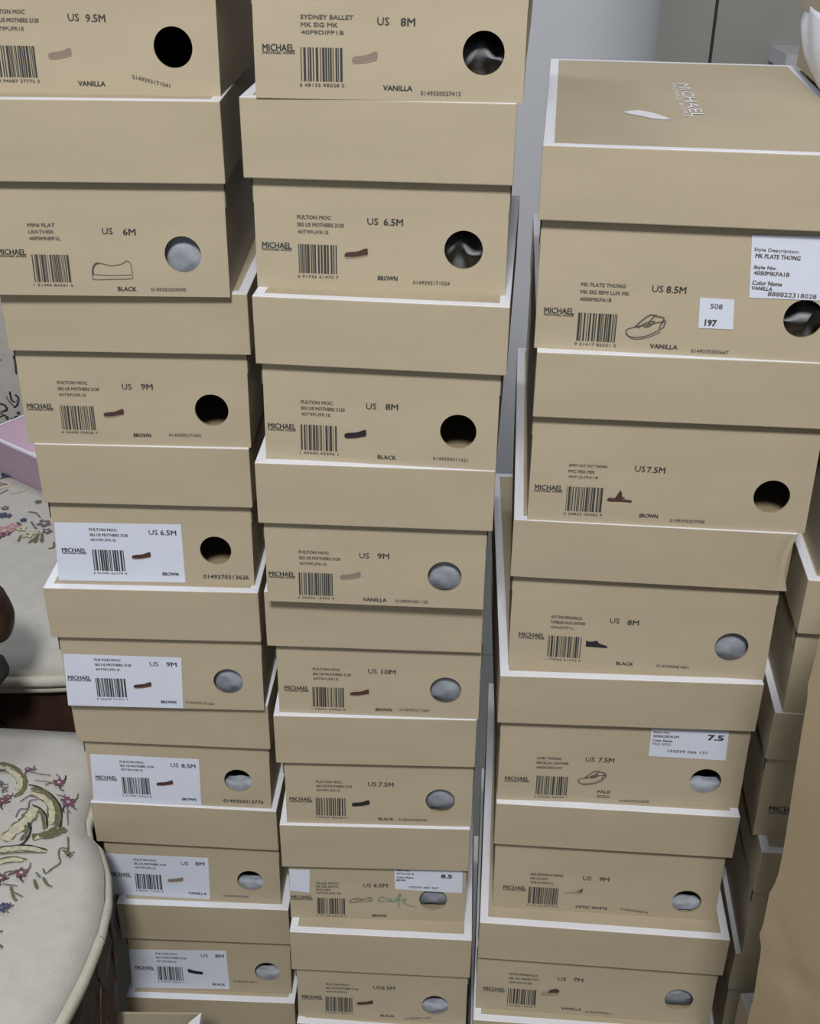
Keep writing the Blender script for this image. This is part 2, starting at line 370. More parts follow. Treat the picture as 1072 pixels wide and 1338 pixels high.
# printed items on each box end (millimetres)
ART={
 'L1':((-83.7,30.7),(-67.5,53.2,42.3),(-53.6,20.0),(-9.9,50.1),(5.4,49.8),(-22.3,26.6),(-1.8,7.2),(40.6,9.3),(57.8,31.8),None),
 'L2':((-71.1,31.7),(-56.7,52.7,42.9),(-43.0,19.7),(1.7,48.8),(17.8,48.4),(2.0,19.6),(12.2,5.6),(43.3,5.4),(56.1,32.0),None),
 'L3':((-77.8,31.9),(-61.2,53.3,42.9),(-48.1,22.3),(-5.5,50.8),(10.7,51.1),(-18.3,27.8),(3.3,9.1),(38.3,9.8),(61.5,31.9),None),
 'L4':((-69.9,30.2),(-54.4,51.7,41.7),(-40.4,20.9),(1.0,50.4),(14.0,50.4),(-11.4,27.3),(12.8,9.9),(61.4,8.3),(53.7,34.0),[(-84.1,57.4),(25.4,58.4),(-86.9,-0.8),(25.2,1.6)]),
 'L5':((-77.5,30.9),(-61.5,51.8,41.4),(-49.1,20.7),(-7.3,48.7),(8.7,48.7),(-19.9,25.1),(2.8,7.2),(31.9,6.6),(59.5,31.1),[(-89.5,57.0),(18.1,55.9),(-91.5,0.6),(15.8,-1.9)]),
 'L6':((-72.6,29.3),(-57.2,50.5,40.9),(-43.8,20.6),(-3.3,49.0),(10.4,48.8),(-14.8,26.4),(8.2,7.6),(62.3,7.8),(58.1,32.9),[(-85.8,57.7),(21.2,57.0),(-88.5,-0.2),(19.8,1.2)]),
 'L7':((-76.6,28.2),(-61.0,50.0,39.5),(-47.9,19.7),(-8.0,48.5),(7.9,48.8),(-19.3,25.5),(2.7,8.2),(43.4,6.7),(59.2,28.7),[(-90.3,55.5),(17.0,56.8),(-90.6,-1.3),(15.4,0.1)]),
 'L8':((-72.8,31.1),(-58.8,53.7,42.2),(-44.9,23.5),(-5.6,53.1),(10.7,53.3),(-17.0,28.7),(7.6,10.8),(36.9,16.2),(61.6,31.8),[(-87.5,57.3),(18.2,60.9),(-88.8,0.0),(18.9,3.9)]),
 'M1':((-72.2,30.5),(-57.2,50.2,41.0),(-44.1,20.6),(-3.7,48.3),(12.2,48.1),(-15.8,26.3),(5.9,7.9),(34.2,5.1),(61.5,30.3),None),
 'M2':((-74.1,29.9),(-58.9,51.3,40.9),(-44.9,20.9),(-5.4,49.7),(9.1,49.6),(-17.3,26.8),(5.3,9.7),(36.7,7.4),(58.9,31.7),None),
 'M3':((-74.8,26.3),(-59.7,47.6,38.0),(-46.7,18.3),(-6.7,46.9),(8.7,47.1),(-18.8,23.9),(5.3,6.3),(53.5,7.6),(58.7,30.1),None),
 'M4':((-75.4,25.0),(-60.9,46.7,36.2),(-48.0,16.7),(-8.5,45.5),(6.8,45.7),(-19.8,26.8),(-0.1,5.3),(29.8,5.0),(56.1,28.9),None),
 'M5':((-71.9,25.7),(-57.0,47.0,37.1),(-44.1,17.1),(-5.2,46.8),(8.7,46.6),(-16.6,23.8),(4.6,6.9),(31.7,7.5),(58.5,29.2),None),
 'M6':((-72.3,27.5),(-57.7,49.1,39.3),(-44.8,19.2),(-6.0,47.7),(6.8,47.6),(-16.8,25.1),(6.8,7.2),(31.6,6.8),(57.0,29.7),None),
 'M7':((-74.3,26.3),(-60.0,45.8,33.1),(-45.8,15.5),(-10.0,44.4),(3.1,44.8),(-16.6,24.5),(1.8,5.4),(18.2,25.7),(54.6,27.7),None),
 'M8':((-71.4,28.3),(-57.0,48.4,37.9),(-44.1,19.3),(-4.8,47.1),(6.5,47.0),(-17.5,24.4),(5.8,7.1),(37.4,5.9),(54.6,25.1),None),
 'R1':((-90.9,27.5),(-76.9,48.3,37.8),(-63.5,16.6),(-23.7,47.5),(-10.8,47.4),(-29.3,20.4),(-15.0,5.9),(17.6,3.9),(78.4,31.0),None),
 'R2':((-91.4,27.6),(-77.3,47.8,38.3),(-63.6,19.0),(-23.6,47.6),(-11.6,47.3),(-36.9,24.1),(-13.3,8.5),(16.5,5.6),(77.1,29.4),None),
 'R3':((-87.8,30.1),(-72.7,49.6,39.7),(-60.3,20.3),(-21.0,49.1),(-6.0,48.3),(-33.9,26.2),(-9.2,8.3),(30.2,8.1),(75.6,30.0),None),
 'R4':((-90.2,23.3),(-73.9,47.5,37.4),(-59.2,16.8),(-27.5,47.9),(-13.6,47.7),(-24.4,28.3),(-13.0,10.3),(14.7,3.7),(74.7,28.2),None),
 'R5':((-84.2,24.9),(-70.2,43.7,33.8),(-57.2,17.0),(-18.0,42.4),(-2.2,42.6),(-29.1,25.9),(-11.2,6.9),(28.7,6.2),(75.7,21.1),None),
 'R6':((-96.7,27.1),(-82.9,49.7,38.7),(-69.4,19.1),(-32.0,47.8),(-16.4,48.2),(-42.5,29.1),(-20.4,8.6),(6.7,6.3),(81.4,31.4),None),
}
BASE = {'L': [.1174, 0], 'M': [.1396, 0], 'R': [.2155, .108, 0], 'Q': [.2857, .1435, 0], 'F': [.2667, .1333, 0]}
BASELAB = {'L': ['tan shoe box on the floor under the whole left stack'], 'M': ['tan shoe box on the floor under the whole middle stack'],
 'R': ['large tan shoe box, second from the floor under the right stack', 'large tan shoe box on the floor under the right stack'],
 'Q': ['tan shoe box behind the carton, second from the floor', 'tan shoe box on the floor behind the carton'],
 'F': ['tan shoe box second from the floor under the brown carton', 'tan shoe box on the floor under the brown carton']}
NEAR_S= [('olive',0.0046,[(-0.427,0.937),(-0.413,0.933),(-0.4,0.922),(-0.391,0.909),(-0.39,0.895),(-0.396,0.886)]),('yellow',0.0055,[(-0.424,0.929),(-0.412,0.924),(-0.401,0.916),(-0.396,0.907),(-0.395,0.896)]),('dark',0.0021,[(-0.387,0.905),(-0.375,0.903),(-0.361,0.895),(-0.35,0.883),(-0.344,0.866),(-0.343,0.851),(-0.349,0.843)]),('olive',0.0046,[(-0.383,0.9),(-0.372,0.899),(-0.36,0.89),(-0.352,0.88),(-0.347,0.865),(-0.347,0.853),(-0.353,0.844)]),('yellow',0.0063,[(-0.382,0.893),(-0.37,0.891),(-0.36,0.883),(-0.354,0.869),(-0.353,0.856)]),('dark',0.0021,[(-0.376,0.878),(-0.366,0.874),(-0.358,0.864),(-0.354,0.85)]),('olive',0.0029,[(-0.373,0.874),(-0.365,0.869),(-0.36,0.86),(-0.356,0.848)]),('yellow',0.0097,[(-0.389,0.827),(-0.382,0.842),(-0.376,0.854),(-0.373,0.866),(-0.373,0.874)]),('dark',0.0025,[(-0.373,0.854),(-0.368,0.845),(-0.368,0.832),(-0.371,0.823),(-0.382,0.817)]),('olive',0.0038,[(-0.374,0.85),(-0.371,0.842),(-0.373,0.829)]),('yellow',0.0071,[(-0.364,0.835),(-0.356,0.839),(-0.344,0.847),(-0.336,0.855)]),('olive',0.0017,[(-0.354,0.835),(-0.344,0.839)]),('yellow',0.0063,[(-0.388,0.812),(-0.377,0.817),(-0.363,0.819),(-0.345,0.818)]),('dark',0.0017,[(-0.39,0.817),(-0.376,0.821),(-0.362,0.823),(-0.345,0.819)]),('olive',0.0017,[(-0.387,0.808),(-0.37,0.812),(-0.345,0.816)]),('yellow',0.005,[(-0.384,0.797),(-0.374,0.802),(-0.362,0.803)]),('olive',0.0017,[(-0.385,0.801),(-0.374,0.806),(-0.359,0.804)]),('mauve',0.0013,[(-0.394,0.925),(-0.382,0.922),(-0.369,0.922)]),('mauve',0.0013,[(-0.383,0.912),(-0.365,0.912)]),('mauve',0.0017,[(-0.35,0.899),(-0.343,0.888),(-0.333,0.882)]),('mauve',0.0013,[(-0.342,0.88),(-0.336,0.859)]),('olive',0.0019,[(-0.332,0.843),(-0.328,0.83),(-0.325,0.815)]),('olive',0.0017,[(-0.328,0.825),(-0.334,0.824),(-0.333,0.815),(-0.329,0.805),(-0.334,0.796),(-0.338,0.789),(-0.342,0.795)]),('olive',0.0034,[(-0.346,0.78),(-0.34,0.769)]),('olive',0.0025,[(-0.339,0.784),(-0.333,0.776),(-0.328,0.774)]),('teal',0.0021,[(-0.347,0.789),(-0.341,0.783)]),('olive',0.0025,[(-0.364,0.769),(-0.358,0.757),(-0.354,0.753)]),('olive',0.0019,[(-0.36,0.763),(-0.35,0.758)]),('mauve',0.0017,[(-0.372,0.771),(-0.358,0.77)]),('mauve',0.0015,[(-0.377,0.773),(-0.369,0.783),(-0.361,0.787)]),('olive',0.0021,[(-0.359,0.718),(-0.356,0.718)]),('olive',0.0021,[(-0.356,0.705),(-0.351,0.701)]),('mauve',0.0015,[(-0.386,0.858),(-0.385,0.869),(-0.378,0.871),(-0.379,0.882),(-0.372,0.885)]),('mauve',0.0013,[(-0.388,0.879),(-0.382,0.888),(-0.377,0.891)])]
NEAR_B= [('magenta',-0.358,0.912,0.0059),('magenta',-0.343,0.888,0.0071),('magenta',-0.393,0.925,0.0038),('magenta',-0.359,0.785,0.0067),('magenta',-0.404,0.876,0.0046),('magenta',-0.4,0.882,0.0034),('magenta',-0.375,0.776,0.0046),('olive',-0.325,0.817,0.0029),('blue',-0.364,0.742,0.0055),('blue',-0.36,0.744,0.0034),('teal',-0.42,0.921,0.0025),('teal',-0.413,0.901,0.0029),('teal',-0.407,0.893,0.0021)]
FAR_S= [('yellow',0.0073,[(-0.607,1.522),(-0.597,1.528),(-0.591,1.54)]),('yellow',0.0066,[(-0.586,1.51),(-0.573,1.513),(-0.568,1.522)]),('olive',0.0033,[(-0.601,1.504),(-0.592,1.519)]),('mauve',0.003,[(-0.544,1.454),(-0.532,1.451),(-0.522,1.438)]),('mauve',0.003,[(-0.532,1.427),(-0.522,1.411),(-0.518,1.408)]),('olive',0.0046,[(-0.519,1.369),(-0.514,1.382),(-0.512,1.393)]),('olive',0.0046,[(-0.511,1.37),(-0.511,1.385)]),('olive',0.0046,[(-0.502,1.372),(-0.507,1.393)]),('olive',0.0033,[(-0.489,1.357),(-0.483,1.361),(-0.486,1.375)]),('olive',0.004,[(-0.551,1.424),(-0.543,1.416)]),('olive',0.004,[(-0.534,1.372),(-0.535,1.39)])]
FAR_B= [('pink',-0.561,1.4,0.0139),('pink',-0.553,1.41,0.0099),('magenta',-0.564,1.386,0.0092),('magenta',-0.555,1.392,0.0059),('mauve',-0.512,1.422,0.0106),('mauve',-0.503,1.401,0.0079),('blue',-0.577,1.442,0.0079),('blue',-0.568,1.44,0.0059),('yellow',-0.526,1.39,0.0099),('yellow',-0.539,1.405,0.0073),('blue',-0.543,1.429,0.0053),('mauve',-0.579,1.462,0.0059),('yellow',-0.513,1.398,0.0066),('olive',-0.537,1.482,0.0053),('pink',-0.609,1.533,0.0059)]
BACK_S= [('dark',0.0035,[(-0.669,0.533),(-0.668,0.517),(-0.663,0.513)]),('dark',0.0031,[(-0.661,0.527),(-0.656,0.52),(-0.66,0.508),(-0.667,0.503)]),('dark',0.0035,[(-0.689,0.51),(-0.681,0.507),(-0.679,0.499),(-0.687,0.496)]),('dark',0.0031,[(-0.653,0.596),(-0.652,0.583),(-0.653,0.563)]),('olive',0.0022,[(-0.676,0.524),(-0.673,0.515),(-0.666,0.506)]),('dark',0.0026,[(-0.693,0.485),(-0.684,0.489),(-0.681,0.48)])]
BACK_B= [('dark',-0.66,0.494,0.0035),('dark',-0.665,0.485,0.0044),('dark',-0.686,0.473,0.004),('dark',-0.672,0.482,0.0031),('dark',-0.68,0.485,0.0031),('mauve',-0.689,0.494,0.0035),('mauve',-0.658,0.517,0.0026),('dark',-0.659,0.483,0.0031),('mauve',-0.675,0.589,0.0022)]
FUL = ['FULTON MOC', 'SIG US MOTHERS 2120', '40T9FUFR1E']; FLW = [24, 33, 22]
SPEC = {
 'L1': dict(lines=FUL, lw=FLW, us='9.5M', pic='vanilla', color='VANILLA', code='0149393171041', tilt=-.22),
 'L2': dict(lines=['MINI FLAT', 'LEATHER', '40F0MNFP1L'], lw=[20, 19, 23], us='6M', pic='flat_outline', color='BLACK', code='0149350309095', bold=1),
 'L3': dict(lines=FUL, lw=FLW, us='9M', pic='brown', color='BROWN', code='0149393171041'),
 'L4': dict(lines=FUL, lw=FLW, us='6.5M', pic='brown', color='BROWN', code='0149370313626', bigcode=1),
 'L5': dict(lines=FUL, lw=FLW, us='9M', pic='brown', color='BROWN', code='0149393171041', tilt=-.06),
 'L6': dict(lines=FUL, lw=FLW, us='8.5M', pic='brown', color='BROWN', code='0149350313776', bigcode=1),
 'L7': dict(lines=FUL, lw=FLW, us='8M', pic='vanilla', color='VANILLA', code='0149393170945'),
 'L8': dict(lines=FUL, lw=FLW, us='8M', pic='black_flip', color='BLACK', code='0149370313611'),
 'M1': dict(lines=['SYDNEY BALLET', 'MK SIG MK', '40F9DIFP1B'], lw=[34, 24, 28], us='8M', pic='vanilla', color='VANILLA', code='0149350027413'),
 'M2': dict(lines=FUL, lw=FLW, us='6.5M', pic='brown', color='BROWN', code='0149393171024'),
 'M3': dict(lines=FUL, lw=FLW, us='8M', pic='black', color='BLACK', code='0149390311621'),
 'M4': dict(lines=FUL, lw=FLW, us='9M', pic='vanilla', color='VANILLA', code='0149393301132'),
 'M5': dict(lines=FUL, lw=FLW, us='10M', pic='brown', color='BROWN', code='0149393171047'),
 'M6': dict(lines=FUL, lw=FLW, us='7.5M', pic='black', color='BLACK', code='0149393305545'),
 'M7': dict(lines=['LILLIE MOC', 'MK SIG MOTC', 'SIG MK', '40T0LIFR1B'], lw=[22, 22, 14, 24], us='6.5M', pic='loafer_outline', color='BROWN'),
 'M8': dict(lines=FUL, lw=FLW, us='6.5M', pic='brown', color='BLACK', code='0149393311621', tilt=.12),
 'R1': dict(lines=['MK PLATE THONG', 'MK SIG SEMI LUX MK', '40S0MKFA1B'], lw=[31, 34, 22], us='8.5M', pic='thong', color='VANILLA', code='0149370333647', bold=1),
 'R2': dict(lines=['JIMMY CUT OUT THONG', 'PVC MIX MIX', '40F1JUFA1B'], lw=[29, 20, 23], us='7.5M', pic='sandal_brown', color='BROWN', code='0149393307098'),
 'R3': dict(lines=['SUTTON ESPADRILLE', 'TUMBLED FAUX LEATHER', '40F6STFP1L'], lw=[25, 28, 19], us='8M', pic='loafer_black', color='BLACK', code='0149390981801'),
 'R4': dict(lines=['CORY THONG', 'METALLIC LEATHER', '40S0CRFA1M'], lw=[21, 28, 22], us='7.5M', pic='slide', color='PALE/GOLD', code='0149370333800', bold=1),
 'R5': dict(lines=['LINA ESPADRILLE WEDGE', 'MK LOGO', '40S1LNFA1L'], lw=[30, 16, 22], us='9M', pic='wedge_pale', color='OPTIC WHITE', code='0149393305516', tilt=-.1),
 'R6': dict(lines=['MOVE ESPADRILLE', 'MK SIG MIXED PVC', '40S1MVFA1B'], lw=[27, 29, 22], us='7M', pic='mule', color='VANILLA', code='0149370333611'),
}
LAB = {
 'L1': 'tan shoe box printed US 9.5M vanilla, topmost of the left stack',
 'L2': 'tan shoe box printed US 6M black with outlined flat shoe, left stack',
 'L3': 'tan shoe box printed US 9M brown beside the pink tray, left stack',
 'L4': 'tan shoe box with white label US 6.5M brown, left stack',
 'L5': 'tan shoe box with white label US 9M brown, left stack',
 'L6': 'tan shoe box with white label US 8.5M brown, left stack',
 'L7': 'tan shoe box with white label and pale vanilla shoe picture, left stack',
 'L8': 'tan shoe box with white label and black shoe picture, low in the left stack',
 'L9': 'tan shoe box at the foot of the left stack with a white edged lid',
 'M1': 'tan shoe box printed US 8M vanilla, topmost of the middle stack',
 'M2': 'tan shoe box printed US 6.5M brown, second from top of the middle stack',
 'M3': 'tan shoe box printed US 8M black with an empty dark hole, middle stack',
 'M4': 'tan shoe box printed US 9M vanilla, middle stack',
 'M5': 'tan shoe box printed US 10M brown, middle stack',
 'M6': 'tan shoe box printed US 7.5M black, middle stack',
 'M7': 'tan shoe box with green handwriting and two white stickers, middle stack',
 'M8': 'tan shoe box just under the one with green handwriting',
 'M9': 'tan shoe box at the foot of the middle stack',
 'R1': 'large tan shoe box with small square price sticker, top of the right stack',
 'R2': 'large tan shoe box printed US 7.5M with a brown sandal picture, right stack',
 'R3': 'large tan shoe box printed US 8M black with crushed lid corner, right stack',
 'R4': 'large tan shoe box printed pale gold with a white sticker 7.5, right stack',
 'R5': 'large tan shoe box printed US 9M optic white, right stack',
 'R6': 'large tan shoe box printed US 7M vanilla, low in the right stack',
 'R7': 'large tan shoe box at the foot of the right stack',
 'Q0': 'tan shoe box at the top right with white paper hanging below its lid',
 'Q1': 'tan shoe box hidden behind the top box of the right stack',
 'Qx': 'tan shoe box just above the white lid corner, in the shaded stack at far right',
 'Q2': 'shaded tan shoe box marked with a letter D beside the brown carton',
 'Q3': 'shaded tan shoe box with the visible brand print beside the brown carton',
 'Q4': 'shaded tan shoe box with a bright bit of white lid edge beside the carton',
 'F1': 'tan shoe box with white lid edge right under the brown carton',
 'Q5': 'lowest visible shaded tan shoe box beside the brown carton',
}
STACK = {'L': 'shoe boxes in the left stack', 'M': 'shoe boxes in the middle stack', 'R': 'shoe boxes in the right stack', 'Q': 'shoe boxes in the shaded far right stack', 'F': 'shoe boxes under the brown carton'}
LEN = {'L': .30, 'M': .30, 'R': .3615, 'Q': .33, 'F': .292}

def extra_R1(W, L, z):
    def f(mb):   # torn white patch on the lid top
        P = [(-.052, .092), (-.045, .088), (-.036, .081), (-.027, .078), (-.022, .080), (-.028, .090), (-.035, .099), (-.044, .104), (-.051, .101), (-.056, .097)]
        mb.add([(-.0365 + (a + .037) * 1.0 + .002, b * 1.25 - .003, z + .0004) for a, b in P], [tuple(range(len(P)))], M['white_edge'])
    return f

def shoe_box(key, B, z0, label, group, art=None, spec=None, tiss=None):
    x, y, yaw, zt, W, hl, sh, Wb = B; c = key[0]; L = LEN[c]; H = zt - z0
    root = empty('shoe_box', (x, y, z0), R(-yaw)); tag(root, label, 'box', group)
    off = .0036
    hole = None
    if art: hole = (art[8][0] * .001 + sh, art[8][1] * .001)
    elif c == 'Q': hole = None
    ex = extra_R1(W, L, H) if key == 'R1' else None
    lid = lid_mesh(W, L, H - hl, H, ex, key == 'R3').build('lid', root, False, .0011)
    body = body_mesh(Wb, L - 2 * off, off, H - .0018, sh, hole, .006 if key == 'M1' else 0.).build('body', root)
    for s in (-1, 1):
        t = MB(); xx = sh + s * (Wb / 2 + .0005)
        t.box(xx - .0005, xx + .0005, off + .0008, off + .011, H - hl - .019, H - hl + .004, M['kraft'])
        t.box(xx - .0004 + s * .0004, xx + .0004 + s * .0004, off + .0002, off + .0008, H - hl - .019, H - hl + .004, M['seam'])
        t.build('corner_tab', body)
    if spec:
        a = list(art); d = sh * 1000
        # art is measured from the body centre
        def m(p): return (p[0] + d, *p[1:])
        a = [m(p) for p in a[:9]] + [[m(p) for p in a[9]] if a[9] else None]
        label_end(body, 17 * ord(key[0]) + int(key[1]), off, a, spec)
        if tiss: tissue(root, off + .0040, a[8][0] * .001, a[8][1] * .001, tiss[0], tiss[1], ord(key[0]) * 10 + int(key[1]))
    return root, body, lid, off, sh

TISS = {
 'L2': ('full', 'pale tissue in the hole of the box with the outline drawing of a flat'),
 'L5': ('full', 'pale tissue in the hole of the white labelled US 9M box'),
 'L6': ('low', 'pale tissue low in the hole of the white labelled US 8.5M box'),
 'L7': ('low', 'pale tissue low in the hole of the white labelled vanilla box'),
 'L8': ('low', 'pale tissue low in the hole of the lowest white labelled box'),
 'M1': ('deep', 'shaded tissue deep in the hole of the topmost middle box'),
 'M2': ('deep', 'shaded tissue deep in the hole of the second box of the middle stack'),
 'M4': ('full', 'pale tissue filling the hole of the US 9M vanilla box'),
 'M5': ('full', 'pale tissue filling the hole of the US 10M box'),
 'M6': ('full', 'pale tissue filling the hole of the US 7.5M black box'),
 'M7': ('full', 'pale tissue in the hole beside the green handwriting'),
 'M8': ('low', 'pale tissue in the hole of the box just under the green handwriting one'),
 'R1': ('deep', 'shaded tissue in the hole of the top box of the right stack'),
 'R3': ('full', 'pale tissue filling the hole of the US 8M black box, right stack'),
 'R4': ('low', 'pale tissue low in the hole of the pale gold box'),
 'R5': ('low', 'pale tissue low in the hole of the optic white box'),
 'R6': ('full', 'pale tissue filling the hole of the US 7M vanilla box'),
}
parts = {}
for c in 'LMRQF':
    keys = [k for k in BOX if k[0] == c]
    for i, k in enumerate(keys):
        z0 = BOX[keys[i + 1]][3] if i + 1 < len(keys) else BASE[c][0]
        parts[k] = shoe_box(k, BOX[k], z0, LAB[k], STACK[c], ART.get(k), SPEC.get(k), TISS.get(k))
    # the hidden boxes that carry the stack down to the floor
    bx = BOX[keys[-1]]; zs = BASE[c]
    for j in range(len(zs) - 1):
        shoe_box(c + 'z', (bx[0], bx[1] + .004 + .003 * j, bx[2] * .8, zs[j], bx[4], bx[5], 0., bx[4] - .0065), zs[j + 1],
                 BASELAB[c][j], STACK[c])

# stickers and handwriting on single boxes
DZ = 0.
def sticker(body, off, sh, quad, texts, label, name='label_sticker'):
    mb = MB(); q = [(a * .001 + sh, (b - DZ) * .001) for a, b in quad]   # bl br tr tl
    f = [(a, off - .0006, b) for a, b in q]; bk = [(a, off - .0002, b) for a, b in q]
    mb.add(f + bk, [(0, 1, 2, 3), (0, 4, 5, 1), (1, 5, 6, 2), (2, 6, 7, 3), (3, 7, 4, 0)], M['paper'])
    for st, cx, cz, w, h, bold in texts:
        text(mb, st, cx * .001 + sh, (cz - DZ) * .001, w * .001, h * .001, M['ink'] if bold else M['ink_soft'], off - .0009, -.02, .04 if bold else .015)
    o = mb.build(name, body); o['label'] = label; return o
_, b, l, off, sh = parts['M7']; DZ = 3.6
sticker(b, off, sh, [(17.1, 44.5), (82.8, 41.2), (82.3, 72), (16.4, 72)],
        [('8.5', 67, 62.5, 11, 5, 1), ('Style No:', 25, 68.5, 13, 2.4, 0), ('40T0LIFR1B', 27, 64.5, 17, 2.4, 0), ('Color Name', 27, 60, 16, 2.4, 0), ('BROWN', 23, 56.2, 9, 2.4, 0), ('193599 487 067', 45, 47.5, 30, 2.8, 0)], 'white size sticker 8.5')
sticker(b, off, sh, [(-85.5, 39.4), (-66.8, 37.0), (-65.5, 66), (-85.5, 66)], [], 'blank white square sticker')
mb = MB()
for pts in ([(8, 30), (4, 32), (1.2, 28.5), (3, 25.8), (7.5, 26.5)], [(13.5, 29.5), (10.5, 29.5), (9.5, 27), (11.5, 25.8), (13.5, 28.5), (14, 25.8), (16, 27)],
            [(17, 25), (19.5, 31), (22.5, 36.5), (21.5, 30), (20.5, 19)], [(16.5, 27.5), (24, 29)], [(25, 26), (28.5, 29.5), (26, 30.5), (25, 26.8), (28, 23.5), (33, 21), (37, 20)]):
    stroke(mb, curve([(a * .001 + sh, z * .001 - .0019) for a, z in pts], 5), .0011, M['green_ink'], off - .0005)
mb.build('handwriting', b)['label'] = 'green marker handwriting'
_, b, l, off, sh = parts['R1']; DZ = 1.4
sticker(b, off, sh, [(39.4, 45.8), (100, 46.2), (98, 90.5), (35.2, 89.2)],
        [('Style Description:', 53, 79, 30, 3.2, 0), ('MK PLATE THONG', 54.5, 75, 30, 3.0, 0), ('Style No:', 47, 67, 15, 3.0, 0), ('40S0MKFA1B', 52, 63.3, 24, 2.8, 0), ('Color Name', 50, 56.5, 20, 3.0, 0), ('VANILLA', 47, 52.8, 14, 2.6, 0), ('888822318028', 68, 49, 33, 3.2, 0)], 'large white sticker')
sticker(b, off, sh, [(7.5, 22.4), (31.4, 22.4), (29.6, 43.9), (6.0, 44.1)], [('508', 18, 38.5, 8.5, 3.8, 0), ('197', 15.5, 26.5, 8.5, 5, 1)], 'small square price sticker', 'price_sticker')
z1 = BOX['R1'][3] - BOX['R2'][3]
def toptext(mb, st, u, v0, v1, h):   # lettering on the lid top that runs from the back edge to the front
    vs, fs = glyphs(st, .02)
    mb.add([(u + (bb - .5) * h - (a) * .0, v1 + (v0 - v1) * a, z1 + .0005) for a, bb in vs], fs, M['white_edge'])
mb = MB(); toptext(mb, 'MICHAEL', .001, .108, .245, .0095); toptext(mb, 'MICHAEL KORS', -.0075, .108, .245, .004)
mb.build('lid_logo', l)['label'] = 'white printed lettering'
_, b, l, off, sh = parts['R4']; DZ = 3.4
sticker(b, off, sh, [(22.3, 57.5), (88.9, 55.5), (88, 87), (22.1, 87)],
        [('7.5', 77.5, 79.3, 14, 6, 1), ('Style No:', 31, 83, 14, 2.5, 0), ('40S0CRFA1M', 35, 79, 22, 2.5, 0), ('Color Name', 32.5, 74.6, 17, 2.5, 0), ('PALE GOLD', 32.5, 70.8, 16, 2.5, 0), ('193599 066 131', 55, 63.5, 34, 3, 0)], 'white size sticker 7.5')
# lettering at the left end of two boxes of the shaded stack
_, b, l, off, sh = parts['Q3']
mb = MB(); text(mb, 'MICHAEL', -.064, .031, .030, .0058, M['ink'], off - .0004, 0, .03); text(mb, 'MICHAEL KORS', -.064, .0265, .030, .0018, M['ink_soft'], off - .0004); mb.build('printed_label', b)
_, b, l, off, sh = parts['Q2']
mb = MB(); text(mb, 'D', -.050, .030, .0065, .010, M['ink'], off - .0004, .2, .06); mb.build('printed_label', b)

# lean added to the box ends so each lid throws a deeper shadow
for root, b, l, off, sh in parts.values():
    for o in [b] + list(b.children):
        for v in o.data.vertices: v.co.y += .062 * v.co.z * max(0., 1 - v.co.y / .15)

# paper hanging out below the lid of the box at the top right corner
def hanging_paper():
    r = random.Random(3); mb = MB(); n, m = 24, 10; vs = []
    x, y, yaw, zt, W, hl, sh, Wb = BOX['Q0']; a = R(yaw)
    U = (math.cos(a), -math.sin(a)); D = (math.sin(a), math.cos(a))
    for i in range(m + 1):
        t = i / m
        for k in range(n + 1):
            s = k / n; d = .05 + .262 * s
            lim = 1 - .55 * max(0, (s - .6) / .4) ** 2
            z = zt - hl + .006 - .050 * t * lim
            bul = .003 + .005 * math.sin(math.pi * min(1, t * .9 + .05)) * math.sin(math.pi * (.1 + .85 * s)) + .0012 * math.sin(s * 17 + t * 5)
            u = -Wb / 2 - bul
            vs.append((x + U[0] * u + D[0] * d, y + U[1] * u + D[1] * d, z))
    mb.add(vs, [(i * (n + 1) + k, i * (n + 1) + k + 1, (i + 1) * (n + 1) + k + 1, (i + 1) * (n + 1) + k) for i in range(m) for k in range(n)], M['white_edge'])
    o = mb.build('paper_sheet', None, True); sd = o.modifiers.new('thickness', 'SOLIDIFY'); sd.thickness = .0006
    tag(o, 'curved white paper sheet hanging out of a box at the top right corner', 'paper')
hanging_paper()

